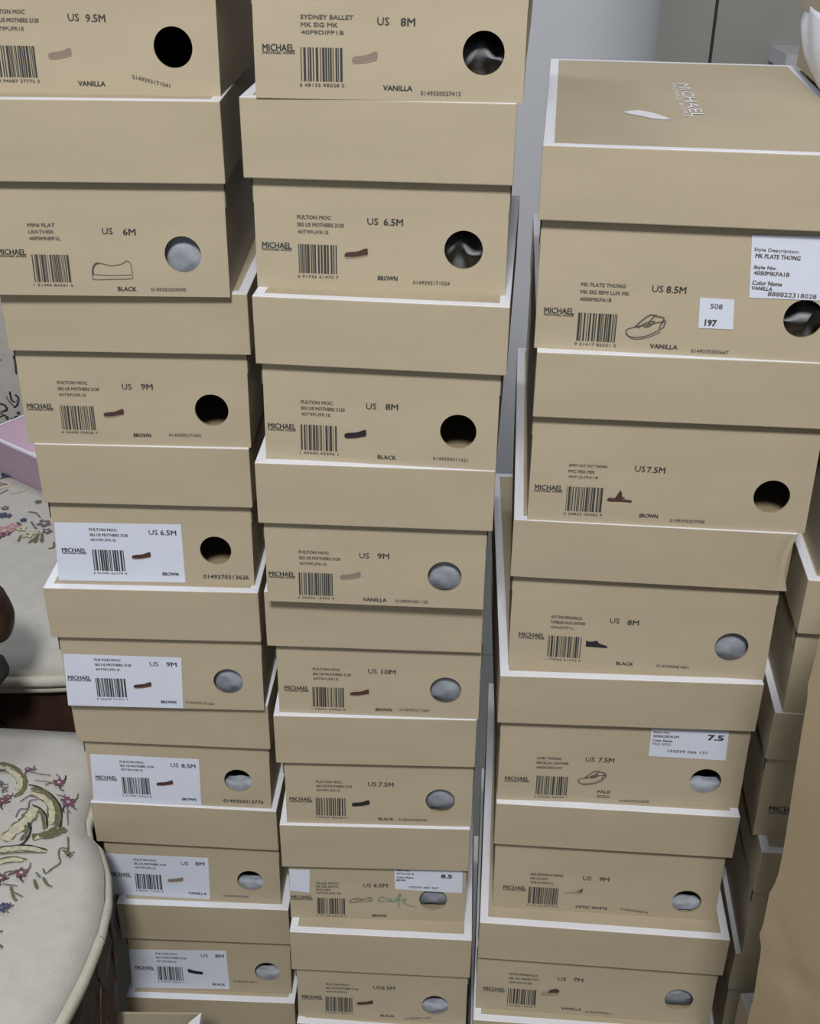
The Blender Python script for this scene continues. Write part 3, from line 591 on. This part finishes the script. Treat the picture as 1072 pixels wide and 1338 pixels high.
# ------------------------------------------------------------------ big brown carton at the right
def big_carton():
    root = empty('cardboard_carton', (.238, .553, .4105), 0); tag(root, 'big plain brown cardboard carton at the right, before the shaded stack', 'carton')
    fd = Vector((.72, -.69, 0)).normalized(); bd = Vector((.69, .72, 0)).normalized(); W, D, H = .42, .22, .57
    r = random.Random(5); nz, nx = 60, 40; mb = MB()
    kn = [(0, .007), (.60, .007), (.64, .008), (.685, .0055), (.695, .0022), (.705, .003), (.735, .002), (.746, .0048), (.7715, .0045), (.853, .0013), (.90, -.001), (.906, -.0032), (.915, -.002), (1, -.003)]
    def edge(z):
        for (a, u), (b_, w) in zip(kn, kn[1:]):
            if a <= z <= b_: return u + (w - u) * (z - a) / (b_ - a)
        return 0
    vs = []
    for i in range(nz + 1):
        z = H * i / nz
        for k in range(nx + 1):
            u = W * (k / nx) ** 1.3; e = edge(z + .41) * math.exp(-u / .04)
            # shallow crease running down from the corner, soft swelling of the board
            cr = .0022 * math.exp(-(((u - .012) - (.30 - z) * .55) / .004) ** 2) if .20 < z < .31 else 0
            sw = .004 * math.sin(z * 7 + 1) * math.sin(u * 9) + .0015 * math.sin(z * 31 + u * 12)
            dn = .002 * math.exp(-((z - .265) / .008) ** 2) * (1 if u > .01 else .3)
            vs.append(fd * (u + e) - bd * (sw - cr + dn * -1) + Vector((0, 0, z)))
    mb.add(vs, [(i * (nx + 1) + k, i * (nx + 1) + k + 1, (i + 1) * (nx + 1) + k + 1, (i + 1) * (nx + 1) + k) for i in range(nz) for k in range(nx)], M['carton'])
    # left side follows the same worn corner
    ls = [vs[i * (nx + 1)] for i in range(nz + 1)]; bk = [bd * D + Vector((0, 0, p.z)) for p in ls]
    mb.add(ls + bk, [(nz + 1 + i, i, i + 1, nz + 2 + i) for i in range(nz)], M['carton'])
    rs = [vs[i * (nx + 1) + nx] for i in range(nz + 1)]; rk = [bd * D + fd * W + Vector((0, 0, p.z)) for p in ls]
    mb.add(rs + rk, [(i, nz + 1 + i, nz + 2 + i, i + 1) for i in range(nz)], M['carton'])
    mb.add([bk[0], bk[-1], rk[-1], rk[0]], [(0, 3, 2, 1)], M['carton'])
    mb.add([Vector((0, 0, 0)), fd * W, fd * W + bd * D, bd * D], [(0, 3, 2, 1)], M['carton'])
    body = mb.build('body', root, True)
    for nm, a, b_, out in (('flap', Vector((0, 0, 0)), fd * W, -bd), ('flap', bd * D, bd * D + fd * W, bd)):
        f = MB(); t = -out * D * .49; up = Vector((0, 0, H + .001)); th = Vector((0, 0, .004))
        q = [a + up, b_ + up, b_ + t + up, a + t + up]
        f.add(q + [p + th for p in q], [(3, 2, 1, 0), (4, 5, 6, 7), (0, 1, 5, 4), (1, 2, 6, 5), (2, 3, 7, 6), (3, 0, 4, 7)], M['carton'])
        f.build(nm, root)
big_carton()

# ------------------------------------------------------------------ open box at the bottom left, standing on a taller box
def open_tray():
    cx, yb, W, D = -.297, .775, .186, .20
    r0 = empty('carton', (cx, yb - D, 0)); tag(r0, 'plain tan box standing on the floor under the open box', 'box')
    mb = MB(); mb.box(-W / 2 + .004, W / 2 - .004, .004, D - .004, 0, .195, M['kraft']); mb.build('body', r0, False, .001)
    lb = lid_mesh(W - .004, D - .004, .15, .197).build('lid', r0, False, .001); lb.location = (0, .002, 0)
    root = empty('open_box', (cx, yb - D, .197)); tag(root, 'open tan box with white right rim at the bottom left', 'box')
    H = .117; t = .002; x = W / 2; mb = MB()
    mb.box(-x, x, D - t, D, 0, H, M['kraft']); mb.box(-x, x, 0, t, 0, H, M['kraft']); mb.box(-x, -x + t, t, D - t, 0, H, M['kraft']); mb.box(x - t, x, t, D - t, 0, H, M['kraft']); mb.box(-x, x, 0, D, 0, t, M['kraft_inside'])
    mb.build('body', root)
    e = MB(); e.add([(x - .0105, t, H + .0004), (x + .0004, -.0004, H + .0004), (x + .0004, D, H + .0004), (x - .0105, D - .012, H + .0004), (x - .0105, t, H - .045), (x - .0105, D - .012, H - .045), (x + .0004, D, H - .03), (x + .0004, 0, H - .03)],
          [(0, 1, 2, 3), (4, 0, 3, 5), (1, 7, 6, 2)], M['white_edge']); e.build('folded_rim', root)['label'] = 'folded white paper rim'
    p = MB(); n = 14; vs = []; r = random.Random(9)
    for i in range(n + 1):
        for k in range(n + 1): vs.append((-x + .004 + (W - .02) * k / n, .004 + (D - .02) * i / n, H - .026 + r.uniform(-.002, .002)))
    p.add(vs, [(i * (n + 1) + k, i * (n + 1) + k + 1, (i + 1) * (n + 1) + k + 1, (i + 1) * (n + 1) + k) for i in range(n) for k in range(n)], M['tissue'])
    vb = [(-x + .004, .004), (x - .016, .004), (x - .016, D - .016), (-x + .004, D - .016)]
    p.add([(a, b_, .0022) for a, b_ in vb] + [(a, b_, H - .028) for a, b_ in vb], [(3, 2, 1, 0), (0, 1, 5, 4), (1, 2, 6, 5), (2, 3, 7, 6), (3, 0, 4, 7)], M['tissue'])
    o = p.build('tissue_paper', None, False); o.location = (cx, yb - D, .197)
    tag(o, 'pale tissue filling the open box at the bottom left', 'tissue paper', 'tissue papers inside the shoe boxes')
open_tray()

# ------------------------------------------------------------------ armchairs
class Seat:
    def __init__(s, outline, zedge, dome, centre):
        s.o = outline; s.z = zedge; s.h = dome; s.c = centre
    def rad(s, ang):
        c, n = s.c, len(s.o); d = (math.cos(ang), math.sin(ang)); best = .01
        for i in range(n):
            a = s.o[i]; b = s.o[(i + 1) % n]; ex, ey = b[0] - a[0], b[1] - a[1]; ax, ay = a[0] - c[0], a[1] - c[1]
            den = d[0] * ey - d[1] * ex
            if abs(den) < 1e-12: continue
            t = (ax * ey - ay * ex) / den; u = (ax * d[1] - ay * d[0]) / den
            if t > 0 and -1e-6 <= u <= 1 + 1e-6: best = max(best, t)
        return best
    def zat(s, x, y):
        dx, dy = x - s.c[0], y - s.c[1]; q = math.hypot(dx, dy) / s.rad(math.atan2(dy, dx))
        return s.z + s.h * (1 - min(1, q) ** 4)
    def cushion(s, mb, depth=.05):
        n, m = 96, 12; vs = []
        for j in range(m + 1):
            q = 1 - j / m
            for k in range(n):
                a = 2 * math.pi * k / n; r = s.rad(a) * q
                vs.append((s.c[0] + r * math.cos(a), s.c[1] + r * math.sin(a), s.z + s.h * (1 - q ** 4)))
        for k in range(n):
            a = 2 * math.pi * k / n; r = s.rad(a) - .004
            vs.append((s.c[0] + r * math.cos(a), s.c[1] + r * math.sin(a), s.z - depth))
        fs = [(j * n + k, j * n + (k + 1) % n, (j + 1) * n + (k + 1) % n, (j + 1) * n + k) for j in range(m) for k in range(n)]
        b = (m + 1) * n; fs += [(b + k, b + (k + 1) % n, (k + 1) % n, k) for k in range(n)]; fs.append(tuple(b + n - 1 - k for k in range(n)))
        mb.add(vs, fs, M['fabric'])
    def ring(s, z, dr, n=96):
        return [(s.c[0] + (s.rad(2 * math.pi * k / n) + dr) * math.cos(2 * math.pi * k / n), s.c[1] + (s.rad(2 * math.pi * k / n) + dr) * math.sin(2 * math.pi * k / n), z) for k in range(n + 1)]
def embroider(mb, place, S, B, seed=1, lift=0.):
    r = random.Random(seed); lay = 0
    for c, w, pts in S:
        lay += 1; P = curve(pts, 4) if len(pts) > 2 else [tuple(pts[0][j] + (pts[1][j] - pts[0][j]) * t / 4 for j in (0, 1)) for t in range(5)]
        n = len(P); A = []; Bq = []
        for i, p in enumerate(P):
            a = P[max(i - 1, 0)]; b = P[min(i + 1, n - 1)]; dx, dy = b[0] - a[0], b[1] - a[1]; l = math.hypot(dx, dy) or 1
            ww = w / 2 * (1 + r.uniform(-.25, .25)) * (.6 if i in (0, n - 1) else 1)
            A.append(place(p[0] - dy / l * ww, p[1] + dx / l * ww, lay)); Bq.append(place(p[0] + dy / l * ww, p[1] - dx / l * ww, lay))
        mb.add(A + Bq, [(n + i, n + i + 1, i + 1, i) for i in range(n - 1)], M['t_' + c])
    for c, x, y, rad in B:
        lay += 1; n = 30; off = r.uniform(0, 6)
        vs = [place(x, y, lay)]
        for k in range(n):
            a = 2 * math.pi * k / n; q = rad * (.62 + .45 * abs(math.sin(2.5 * a + off))) * r.uniform(.8, 1.1)
            vs.append(place(x + q * math.cos(a), y + q * math.sin(a), lay))
        mb.add(vs, [(0, 1 + k, 1 + (k + 1) % n) for k in range(n)], M['t_' + c])
        lay += 1; vs = [place(x, y, lay)] + [place(x + rad * .25 * math.cos(a), y + rad * .25 * math.sin(a), lay) for a in [2 * math.pi * k / 10 for k in range(10)]]
        mb.add(vs, [(0, 1 + k, 1 + (k + 1) % 10) for k in range(10)], M['t_yellow' if c in ('magenta', 'mauve', 'pink') else 't_mauve'])
def apron(mb, ring_top, ring_bot_z, inset, gold=True):
    n = len(ring_top); vs = []; rows = 8
    for j in range(rows + 1):
        t = j / rows
        for k, p in enumerate(ring_top):
            sc = .012 * abs(math.sin(k * .39)) ; bulge = .004 * math.sin(math.pi * t) + .0035 * math.sin(k * 1.3) * math.sin(t * 9) + .002 * math.sin(k * 2.1 + t * 14)
            z = p[2] + (ring_bot_z + sc - p[2]) * t
            c = inset[1]; dx, dy = p[0] - c[0], p[1] - c[1]; l = math.hypot(dx, dy)
            f = (l - inset[0] + bulge) / l
            vs.append((c[0] + dx * f, c[1] + dy * f, z))
    mb.add(vs, [(j * n + k + 1, j * n + k, (j + 1) * n + k, (j + 1) * n + k + 1) for j in range(rows) for k in range(n - 1)], M['wood'])
    if gold:   # leaf scrolls carved along the rail
        c = inset[1]
        for k in range(2, n - 4, 5):
            P = []
            for t in range(9):
                u = k + t * .45; i0 = int(u); fr = u - i0; p = [ring_top[i0][j] + (ring_top[i0 + 1][j] - ring_top[i0][j]) * fr for j in range(3)]
                dx, dy = p[0] - c[0], p[1] - c[1]; l = math.hypot(dx, dy); f = (l - inset[0] + .0045) / l
                P.append((c[0] + dx * f, c[1] + dy * f, p[2] + (ring_bot_z - p[2]) * (.45 + .22 * math.sin(t * .8 + k))))
            mb.tube(P, [.0008, .0013, .0018, .002, .002, .0018, .0015, .0012, .0008], M['wood_gold'], 6)
def leg_mesh(x, y, ztop, dx, dy):
    mb = MB(); P = [(x, y, ztop), (x + dx * .022, y + dy * .022, ztop * .86), (x + dx * .02, y + dy * .02, ztop * .62), (x, y, ztop * .3), (x - dx * .004, y - dy * .004, .06), (x + dx * .016, y + dy * .016, .022), (x + dx * .022, y + dy * .022, .0)]
    mb.tube(curve(P, 5), [r for r in [.032, .0335, .035, .0345, .034, .0335, .032, .031, .029, .027, .025, .024, .023, .022, .021, .020, .019, .018, .017, .0165, .016, .016, .017, .018, .019, .020, .021, .021, .021, .020, .020]], M['wood'], 12)
    return mb

# near chair, faces the boxes (+x)
NEAR_OUT = [(-.405, .455), (-.345, .50), (-.310, .57), (-.294, .635), (-.283, .69), (-.279, .735), (-.281, .775), (-.290, .81), (-.305, .842), (-.3235, .860), (-.3245, .905), (-.3245, .945), (-.326, .98), (-.345, 1.004), (-.46, 1.012), (-.62, 1.012), (-.86, 1.0), (-.86, .47), (-.62, .455)]
near = empty('armchair', (-.58, .735, 0)); tag(near, 'cream armchair with big scroll embroidery on its seat, at the lower left', 'armchair')
def kid(mb, name, par, base, **kw):
    mb.v = [(a - base[0], b - base[1], c - base[2]) for a, b, c in mb.v]; return mb.build(name, par, **kw)
nb = (-.58, .735, 0)
S1 = Seat(NEAR_OUT, .478, .022, (-.56, .735)); mb = MB(); S1.cushion(mb, .03)
near_s = []
for c, w, p in NEAR_S:
    if c == 'yellow': near_s.append(('olive', w * 1.35, p))
    near_s.append((c, w, p))
r5 = random.Random(21)
for c, x, y, q in NEAR_B:      # stalks and little leaves round the flowers
    for k in range(4):
        an = r5.uniform(0, 6.28); ln = q * r5.uniform(1.5, 2.6)
        near_s.append((r5.choice(['olive', 'mauve', 'dark']), .0014, [(x, y), (x + ln * .6 * math.cos(an), y + ln * .6 * math.sin(an)), (x + ln * math.cos(an + .3), y + ln * math.sin(an + .3))]))
embroider(mb, lambda x, y, l: (x, y, S1.zat(x, y) + .0006 + l * .00003), near_s, NEAR_B)
cu = kid(mb, 'seat_cushion', near, nb, smooth=True)
mb = MB(); mb.tube(S1.ring(.4645, -.001)[:-1] + [S1.ring(.4645, -.001)[0]], .0072, M['piping'], 8, False); mb.tube(S1.ring(.4520, -.004)[:-1] + [S1.ring(.452, -.004)[0]], .0058, M['piping'], 8, False)
kid(mb, 'piping', cu, nb, smooth=True)['label'] = 'cream double piping'
mb = MB(); apron(mb, S1.ring(.449, 0), .318, (.006, S1.c)); kid(mb, 'seat_rail', near, nb, smooth=True)['label'] = 'carved dark wood rail'
for x, y, dx, dy in ((-.375, .51, .7, -.7), (-.395, .955, .6, .6), (-.82, .51, -.7, -.7), (-.82, .955, -.7, .7)):
    kid(leg_mesh(x, y, .43, dx, dy), 'leg', near, nb, smooth=True)
mb = MB(); n = 14; vs = []
for j in range(n + 1):
    for k in range(n + 1):
        u, v = k / n, j / n; b_ = .03 * math.sin(math.pi * u) * math.sin(math.pi * v)
        vs.append((-.855 - .10 * v + b_, .50 + .47 * u, .47 + .55 * v + .05 * math.sin(math.pi * u) * v))
for j in range(n + 1):
    for k in range(n + 1):
        u, v = k / n, j / n; vs.append((-.895 - .10 * v, .50 + .47 * u, .47 + .55 * v + .05 * math.sin(math.pi * u) * v))
N1 = n + 1; q = N1 * N1
fs = [(j * N1 + k, j * N1 + k + 1, (j + 1) * N1 + k + 1, (j + 1) * N1 + k) for j in range(n) for k in range(n)]
fs += [(q + j * N1 + k, q + (j + 1) * N1 + k, q + (j + 1) * N1 + k + 1, q + j * N1 + k + 1) for j in range(n) for k in range(n)]
mb.add(vs, fs, M['fabric']); bo = kid(mb, 'backrest', near, nb, smooth=True)
mb = MB(); mb.tube(curve([(-.875, .49, .40), (-.925, .485, .75), (-.975, .50, 1.02), (-.985, .735, 1.085), (-.975, .97, 1.02), (-.925, .985, .75), (-.875, .98, .40)], 6), .02, M['wood'], 10); kid(mb, 'back_frame', bo, nb, smooth=True)
for yy, s in ((1.018, 1), (.47, -1)):
    mb = MB(); mb.tube(curve([(-.92, yy, .70), (-.75, yy, .705), (-.58, yy, .68), (-.48, yy, .648), (-.437, yy, .622), (-.418, yy, .618)], 6), [.02] * 14 + [.024, .027, .029, .031, .033, .034, .034, .034, .033, .032, .030, .028] + [.026, .023, .020, .016, .010, .006, .02, .02, .02, .02], M['wood'], 12)
    a = kid(mb, 'arm', near, nb, smooth=True)
    mb = MB(); mb.tube(curve([(-.475, yy, .64), (-.465, yy, .60), (-.475, yy, .55), (-.488, yy, .50), (-.48, yy, .43)], 5), .017, M['wood'], 10); kid(mb, 'arm_post', a, nb, smooth=True)
    mb = MB(); mb.tube([(-.86, yy - s * .012, .565), (-.70, yy - s * .012, .565), (-.52, yy - s * .012, .562), (-.455, yy - s * .012, .562), (-.436, yy - s * .012, .562), (-.428, yy - s * .012, .561)], [.022, .024, .025, .024, .017, .006], M['pad'], 12)
    def padpt(x, y, l, yy=yy, s=s): return (x, yy - s * .012 - (.0253) * 1.0 + 0 * l, y)
    for i in range(14):
        px_, pz_ = -.44 - i * .026, .565 + ((i * 37) % 11 - 5) * .0016
        mb.tube([(px_ - .007, yy - s * .012 - s * .016, pz_), (px_, yy - s * .012 - s * .0185, pz_ + .003), (px_ + .007, yy - s * .012 - s * .016, pz_)], [.003, .009, .003], M['t_' + ('dark', 'pink', 'magenta', 'dark', 'mauve')[i % 5]], 8)
    kid(mb, 'arm_pad', a, nb, smooth=True)['label'] = 'floral padded arm roll'

# far chair, faces the camera
FAR_OUT = [(-.98, 1.145), (-.93, 1.122), (-.80, 1.113), (-.66, 1.110), (-.52, 1.112), (-.40, 1.117), (-.355, 1.135), (-.338, 1.17), (-.336, 1.30), (-.345, 1.76), (-.97, 1.76), (-.985, 1.30)]
fb = (-.66, 1.42, 0); far = empty('armchair', fb); tag(far, 'cream armchair with floral seat behind the left stack, holding a pink tray', 'armchair')
S2 = Seat(FAR_OUT, .478, .022, (-.66, 1.42)); mb = MB(); S2.cushion(mb, .028)
r_ = random.Random(11); FB2 = list(FAR_B); FS2 = list(FAR_S)
for i in range(46):
    x, y = r_.uniform(-.90, -.40), r_.uniform(1.36, 1.58)
    if -.62 < x < -.49 and y < 1.53: continue
    FB2.append((r_.choice(['pink', 'magenta', 'mauve', 'blue', 'yellow', 'olive']), x, y, r_.uniform(.005, .012)))
    FS2.append((r_.choice(['olive', 'mauve', 'olive']), .003, [(x, y), (x + r_.uniform(-.03, .03), y + r_.uniform(-.02, .02)), (x + r_.uniform(-.04, .04), y - .03)]))
embroider(mb, lambda x, y, l: (x, y, S2.zat(x, y) + .0006 + l * .00002), FS2, FB2, 2)
cu2 = kid(mb, 'seat_cushion', far, fb, smooth=True)
mb = MB(); mb.tube(S2.ring(.463, .000)[:-1] + [S2.ring(.463, .000)[0]], .0085, M['piping'], 8, False); mb.tube(S2.ring(.450, -.004)[:-1] + [S2.ring(.450, -.004)[0]], .0065, M['piping'], 8, False); kid(mb, 'piping', cu2, fb, smooth=True)['label'] = 'cream rolled piping'
mb = MB(); apron(mb, S2.ring(.447, 0), .32, (.012, S2.c)); kid(mb, 'seat_rail', far, fb, smooth=True)['label'] = 'carved dark wood rail'
for x, y, dx, dy in ((-.93, 1.18, -.7, -.7), (-.395, 1.18, .3, -.9), (-.92, 1.72, -.7, .7), (-.40, 1.72, .7, .7)):
    kid(leg_mesh(x, y, .41, dx, dy), 'leg', far, fb, smooth=True)
mb = MB(); vs = []
for j in range(n + 1):
    for k in range(n + 1):
        u, v = k / n, j / n; vs.append((-.95 + .58 * u, 1.80 + .06 * v - .02 * math.sin(math.pi * u) * math.sin(math.pi * v), .46 + .56 * v + .06 * math.sin(math.pi * u) * v))
for j in range(n + 1):
    for k in range(n + 1):
        u, v = k / n, j / n; vs.append((-.95 + .58 * u, 1.85 + .06 * v, .46 + .56 * v + .06 * math.sin(math.pi * u) * v))
mb.add(vs, [tuple(reversed(f)) if False else f for f in fs], M['fabric'])
def backpt(x, z, l):
    u = (x + .95) / .58; v = (z - .46) / .56
    return (x, 1.80 + .06 * v - .02 * math.sin(math.pi * max(0, u)) * math.sin(math.pi * max(0, v)) - .0006 - l * .00003, z)
BS2 = list(BACK_S); BB2 = list(BACK_B)
for i in range(40):
    x, z = r_.uniform(-.92, -.42), r_.uniform(.50, .98)
    if -.70 < x < -.62 and z < .64: continue
    BB2.append((r_.choice(['dark', 'mauve', 'olive', 'dark']), x, z, r_.uniform(.004, .010)))
    BS2.append((r_.choice(['dark', 'olive']), .0035, [(x, z), (x + r_.uniform(-.02, .02), z + .02), (x + r_.uniform(-.03, .03), z + .035)]))
embroider(mb, backpt, BS2, BB2, 3); bo = kid(mb, 'backrest', far, fb, smooth=True)
mb = MB(); mb.tube(curve([(-.96, 1.83, .40), (-.965, 1.86, .75), (-.955, 1.89, 1.02), (-.66, 1.895, 1.09), (-.365, 1.89, 1.02), (-.355, 1.86, .75), (-.36, 1.83, .40)], 6), .02, M['wood'], 10); kid(mb, 'back_frame', bo, fb, smooth=True)
for xx in (-.985, -.335):
    mb = MB(); mb.tube(curve([(xx, 1.84, .70), (xx, 1.6, .705), (xx, 1.42, .68), (xx, 1.33, .65)], 6), .018, M['wood'], 10); a = kid(mb, 'arm', far, fb, smooth=True)
    mb = MB(); mb.tube(curve([(xx, 1.36, .65), (xx, 1.345, .58), (xx, 1.36, .50), (xx, 1.36, .40)], 5), .015, M['wood'], 10); kid(mb, 'arm_post', a, fb, smooth=True)

# pink tray on the far seat
def pink_tray():
    C = Vector((-.640, 1.580, .5015)); a = Vector((.80, -.60, 0)).normalized(); b_ = Vector((.60, .80, 0)).normalized(); L, W, H, t, tp = .26, .155, .062, .003, .006
    root = empty('pink_tray', C); tag(root, 'open pale pink box tray lying on the floral seat of the far armchair', 'tray')
    mb = MB()
    def ring(o, z): return [a * o + b_ * o + Vector((0, 0, z)), a * (L - o) + b_ * o + Vector((0, 0, z)), a * (L - o) + b_ * (W - o) + Vector((0, 0, z)), a * o + b_ * (W - o) + Vector((0, 0, z))]
    r0, r1, r2, r3 = ring(tp, 0), ring(0, H), ring(t, H), ring(tp + t, t)
    mb.add(r0 + r1, [(k, (k + 1) % 4, 4 + (k + 1) % 4, 4 + k) for k in range(4)] + [(3, 2, 1, 0)], M['pink_dark'])
    mb.add(r2 + r3, [(k, (k + 1) % 4, 4 + (k + 1) % 4, 4 + k) for k in range(4)] + [(4, 5, 6, 7)], M['pink'])
    mb.build('body', root)
    rm = MB(); q1, q2 = ring(-.0006, H - .003), ring(-.0006, H + .0008); q3 = ring(t + .0004, H + .0008)
    rm.add(q1 + q2 + q3, [(k, (k + 1) % 4, 4 + (k + 1) % 4, 4 + k) for k in range(4)] + [(4 + k, 4 + (k + 1) % 4, 8 + (k + 1) % 4, 8 + k) for k in range(4)], M['white_edge'])
    rm.build('rim', root)['label'] = 'white rim'
pink_tray()

# ------------------------------------------------------------------ room
def struct(mb, name, **kw):
    o = mb.build(name, None, **kw); o['kind'] = 'structure'; return o
mb = MB(); mb.add([(-2.4, -1.8, 0), (2.4, -1.8, 0), (2.4, 3.4, 0), (-2.4, 3.4, 0)], [(0, 1, 2, 3)], M['tile']); struct(mb, 'floor')
mb = MB(); mb.add([(-2.4, -1.8, 2.7), (2.4, -1.8, 2.7), (2.4, 3.4, 2.7), (-2.4, 3.4, 2.7)], [(3, 2, 1, 0)], M['wall']); struct(mb, 'ceiling')
mb = MB(); mb.add([(-2.4, -1.8, 0), (-2.4, 3.4, 0), (-2.4, 3.4, 2.7), (-2.4, -1.8, 2.7)], [(0, 1, 2, 3)], M['wall']); struct(mb, 'wall_left')
mb = MB(); mb.add([(2.4, -1.8, 0), (2.4, 3.4, 0), (2.4, 3.4, 2.7), (2.4, -1.8, 2.7)], [(3, 2, 1, 0)], M['wall']); struct(mb, 'wall_right')
# back wall; its rounded corner into a recess is shaped to shade off smoothly
P = [(-2.4, 2.47)]; cx0, cy0, rr = .30, 2.47 + .22, .22
for k in range(17):
    a = R(70) * k / 16; P.append((cx0 + rr * math.sin(a), cy0 - rr * math.cos(a)))
ex, ey = P[-1]; d = R(70); P.append((ex + .02 * math.cos(d), ey + .02 * math.sin(d)))
mb = MB(); n2 = len(P); mb.add([(x, y, 0) for x, y in P] + [(x, y, 2.7) for x, y in P], [(k, k + 1, n2 + k + 1, n2 + k) for k in range(n2 - 1)], M['wall']); struct(mb, 'wall_back', smooth=True)
# grey panels in the recess beyond the rounded corner
mb = MB(); mb.box(.46, .612, 2.60, 2.64, 0, 2.7, M['wall_grey']); struct(mb, 'door_1')
mb = MB(); mb.box(.619, 1.55, 2.60, 2.64, 0, 2.7, M['wall_grey']); struct(mb, 'door_2')
mb = MB(); mb.box(.46, 1.55, 2.641, 2.66, 0, 2.7, M['seam']); mb.box(1.55, 2.4, 2.60, 2.66, 0, 2.7, M['wall']); struct(mb, 'wall_recess')
mb = MB(); mb.box(.735, 1.5, 2.47, 2.599, .945, .975, M['ledge']); struct(mb, 'trim_1')

# ------------------------------------------------------------------ light and camera
def lamp(name, loc, size, energy, color, target=(0, .8, .6)):
    l = bpy.data.lights.new(name, 'AREA'); l.shape = 'DISK'; l.size = size; l.energy = energy; l.color = color
    o = bpy.data.objects.new(name, l); COL.objects.link(o); o.location = loc
    o.rotation_euler = (Vector(target) - Vector(loc)).to_track_quat('-Z', 'Y').to_euler(); return o
lamp('ceiling_lamp', (-.10, -.74, 2.62), .36, 50, (1., .985, .968), (-.05, .6, .5))
lamp('far_fill', (-.70, 1.75, 2.62), .5, 9, (.93, .96, 1.), (-.55, 1.9, 0))  # added fill light for the back wall and far chair
w = bpy.data.worlds.new('room_light'); SC.world = w; w.use_nodes = True
w.node_tree.nodes['Background'].inputs[0].default_value = (.93, .96, 1.0, 1); w.node_tree.nodes['Background'].inputs[1].default_value = .27

cd = bpy.data.cameras.new('camera'); cam = bpy.data.objects.new('camera', cd); COL.objects.link(cam); SC.camera = cam
F_PX, PITCH, ROLL = 1538.69, R(29.6814), R(.59046)
cd.sensor_fit = 'VERTICAL'; cd.sensor_height = 24; cd.lens = F_PX * 24 / 1338; cd.clip_start = .02
s_, c_ = math.sin(PITCH), math.cos(PITCH)
yc = Vector((0, s_, c_)); fw = Vector((0, c_, -s_)); X = Vector((1, 0, 0))
right = X * math.cos(ROLL) + yc * math.sin(ROLL); up = X * -math.sin(ROLL) + yc * math.cos(ROLL)
m = Matrix.Identity(4)
for i in range(3): m[i][0] = right[i]; m[i][1] = up[i]; m[i][2] = -fw[i]
cam.matrix_world = Matrix.Translation((0, 0, EYE)) @ m

vs = SC.view_settings; vs.view_transform = 'Standard'; vs.look = 'None'; vs.gamma = 1; vs.use_curve_mapping = False; vs.exposure = 0.
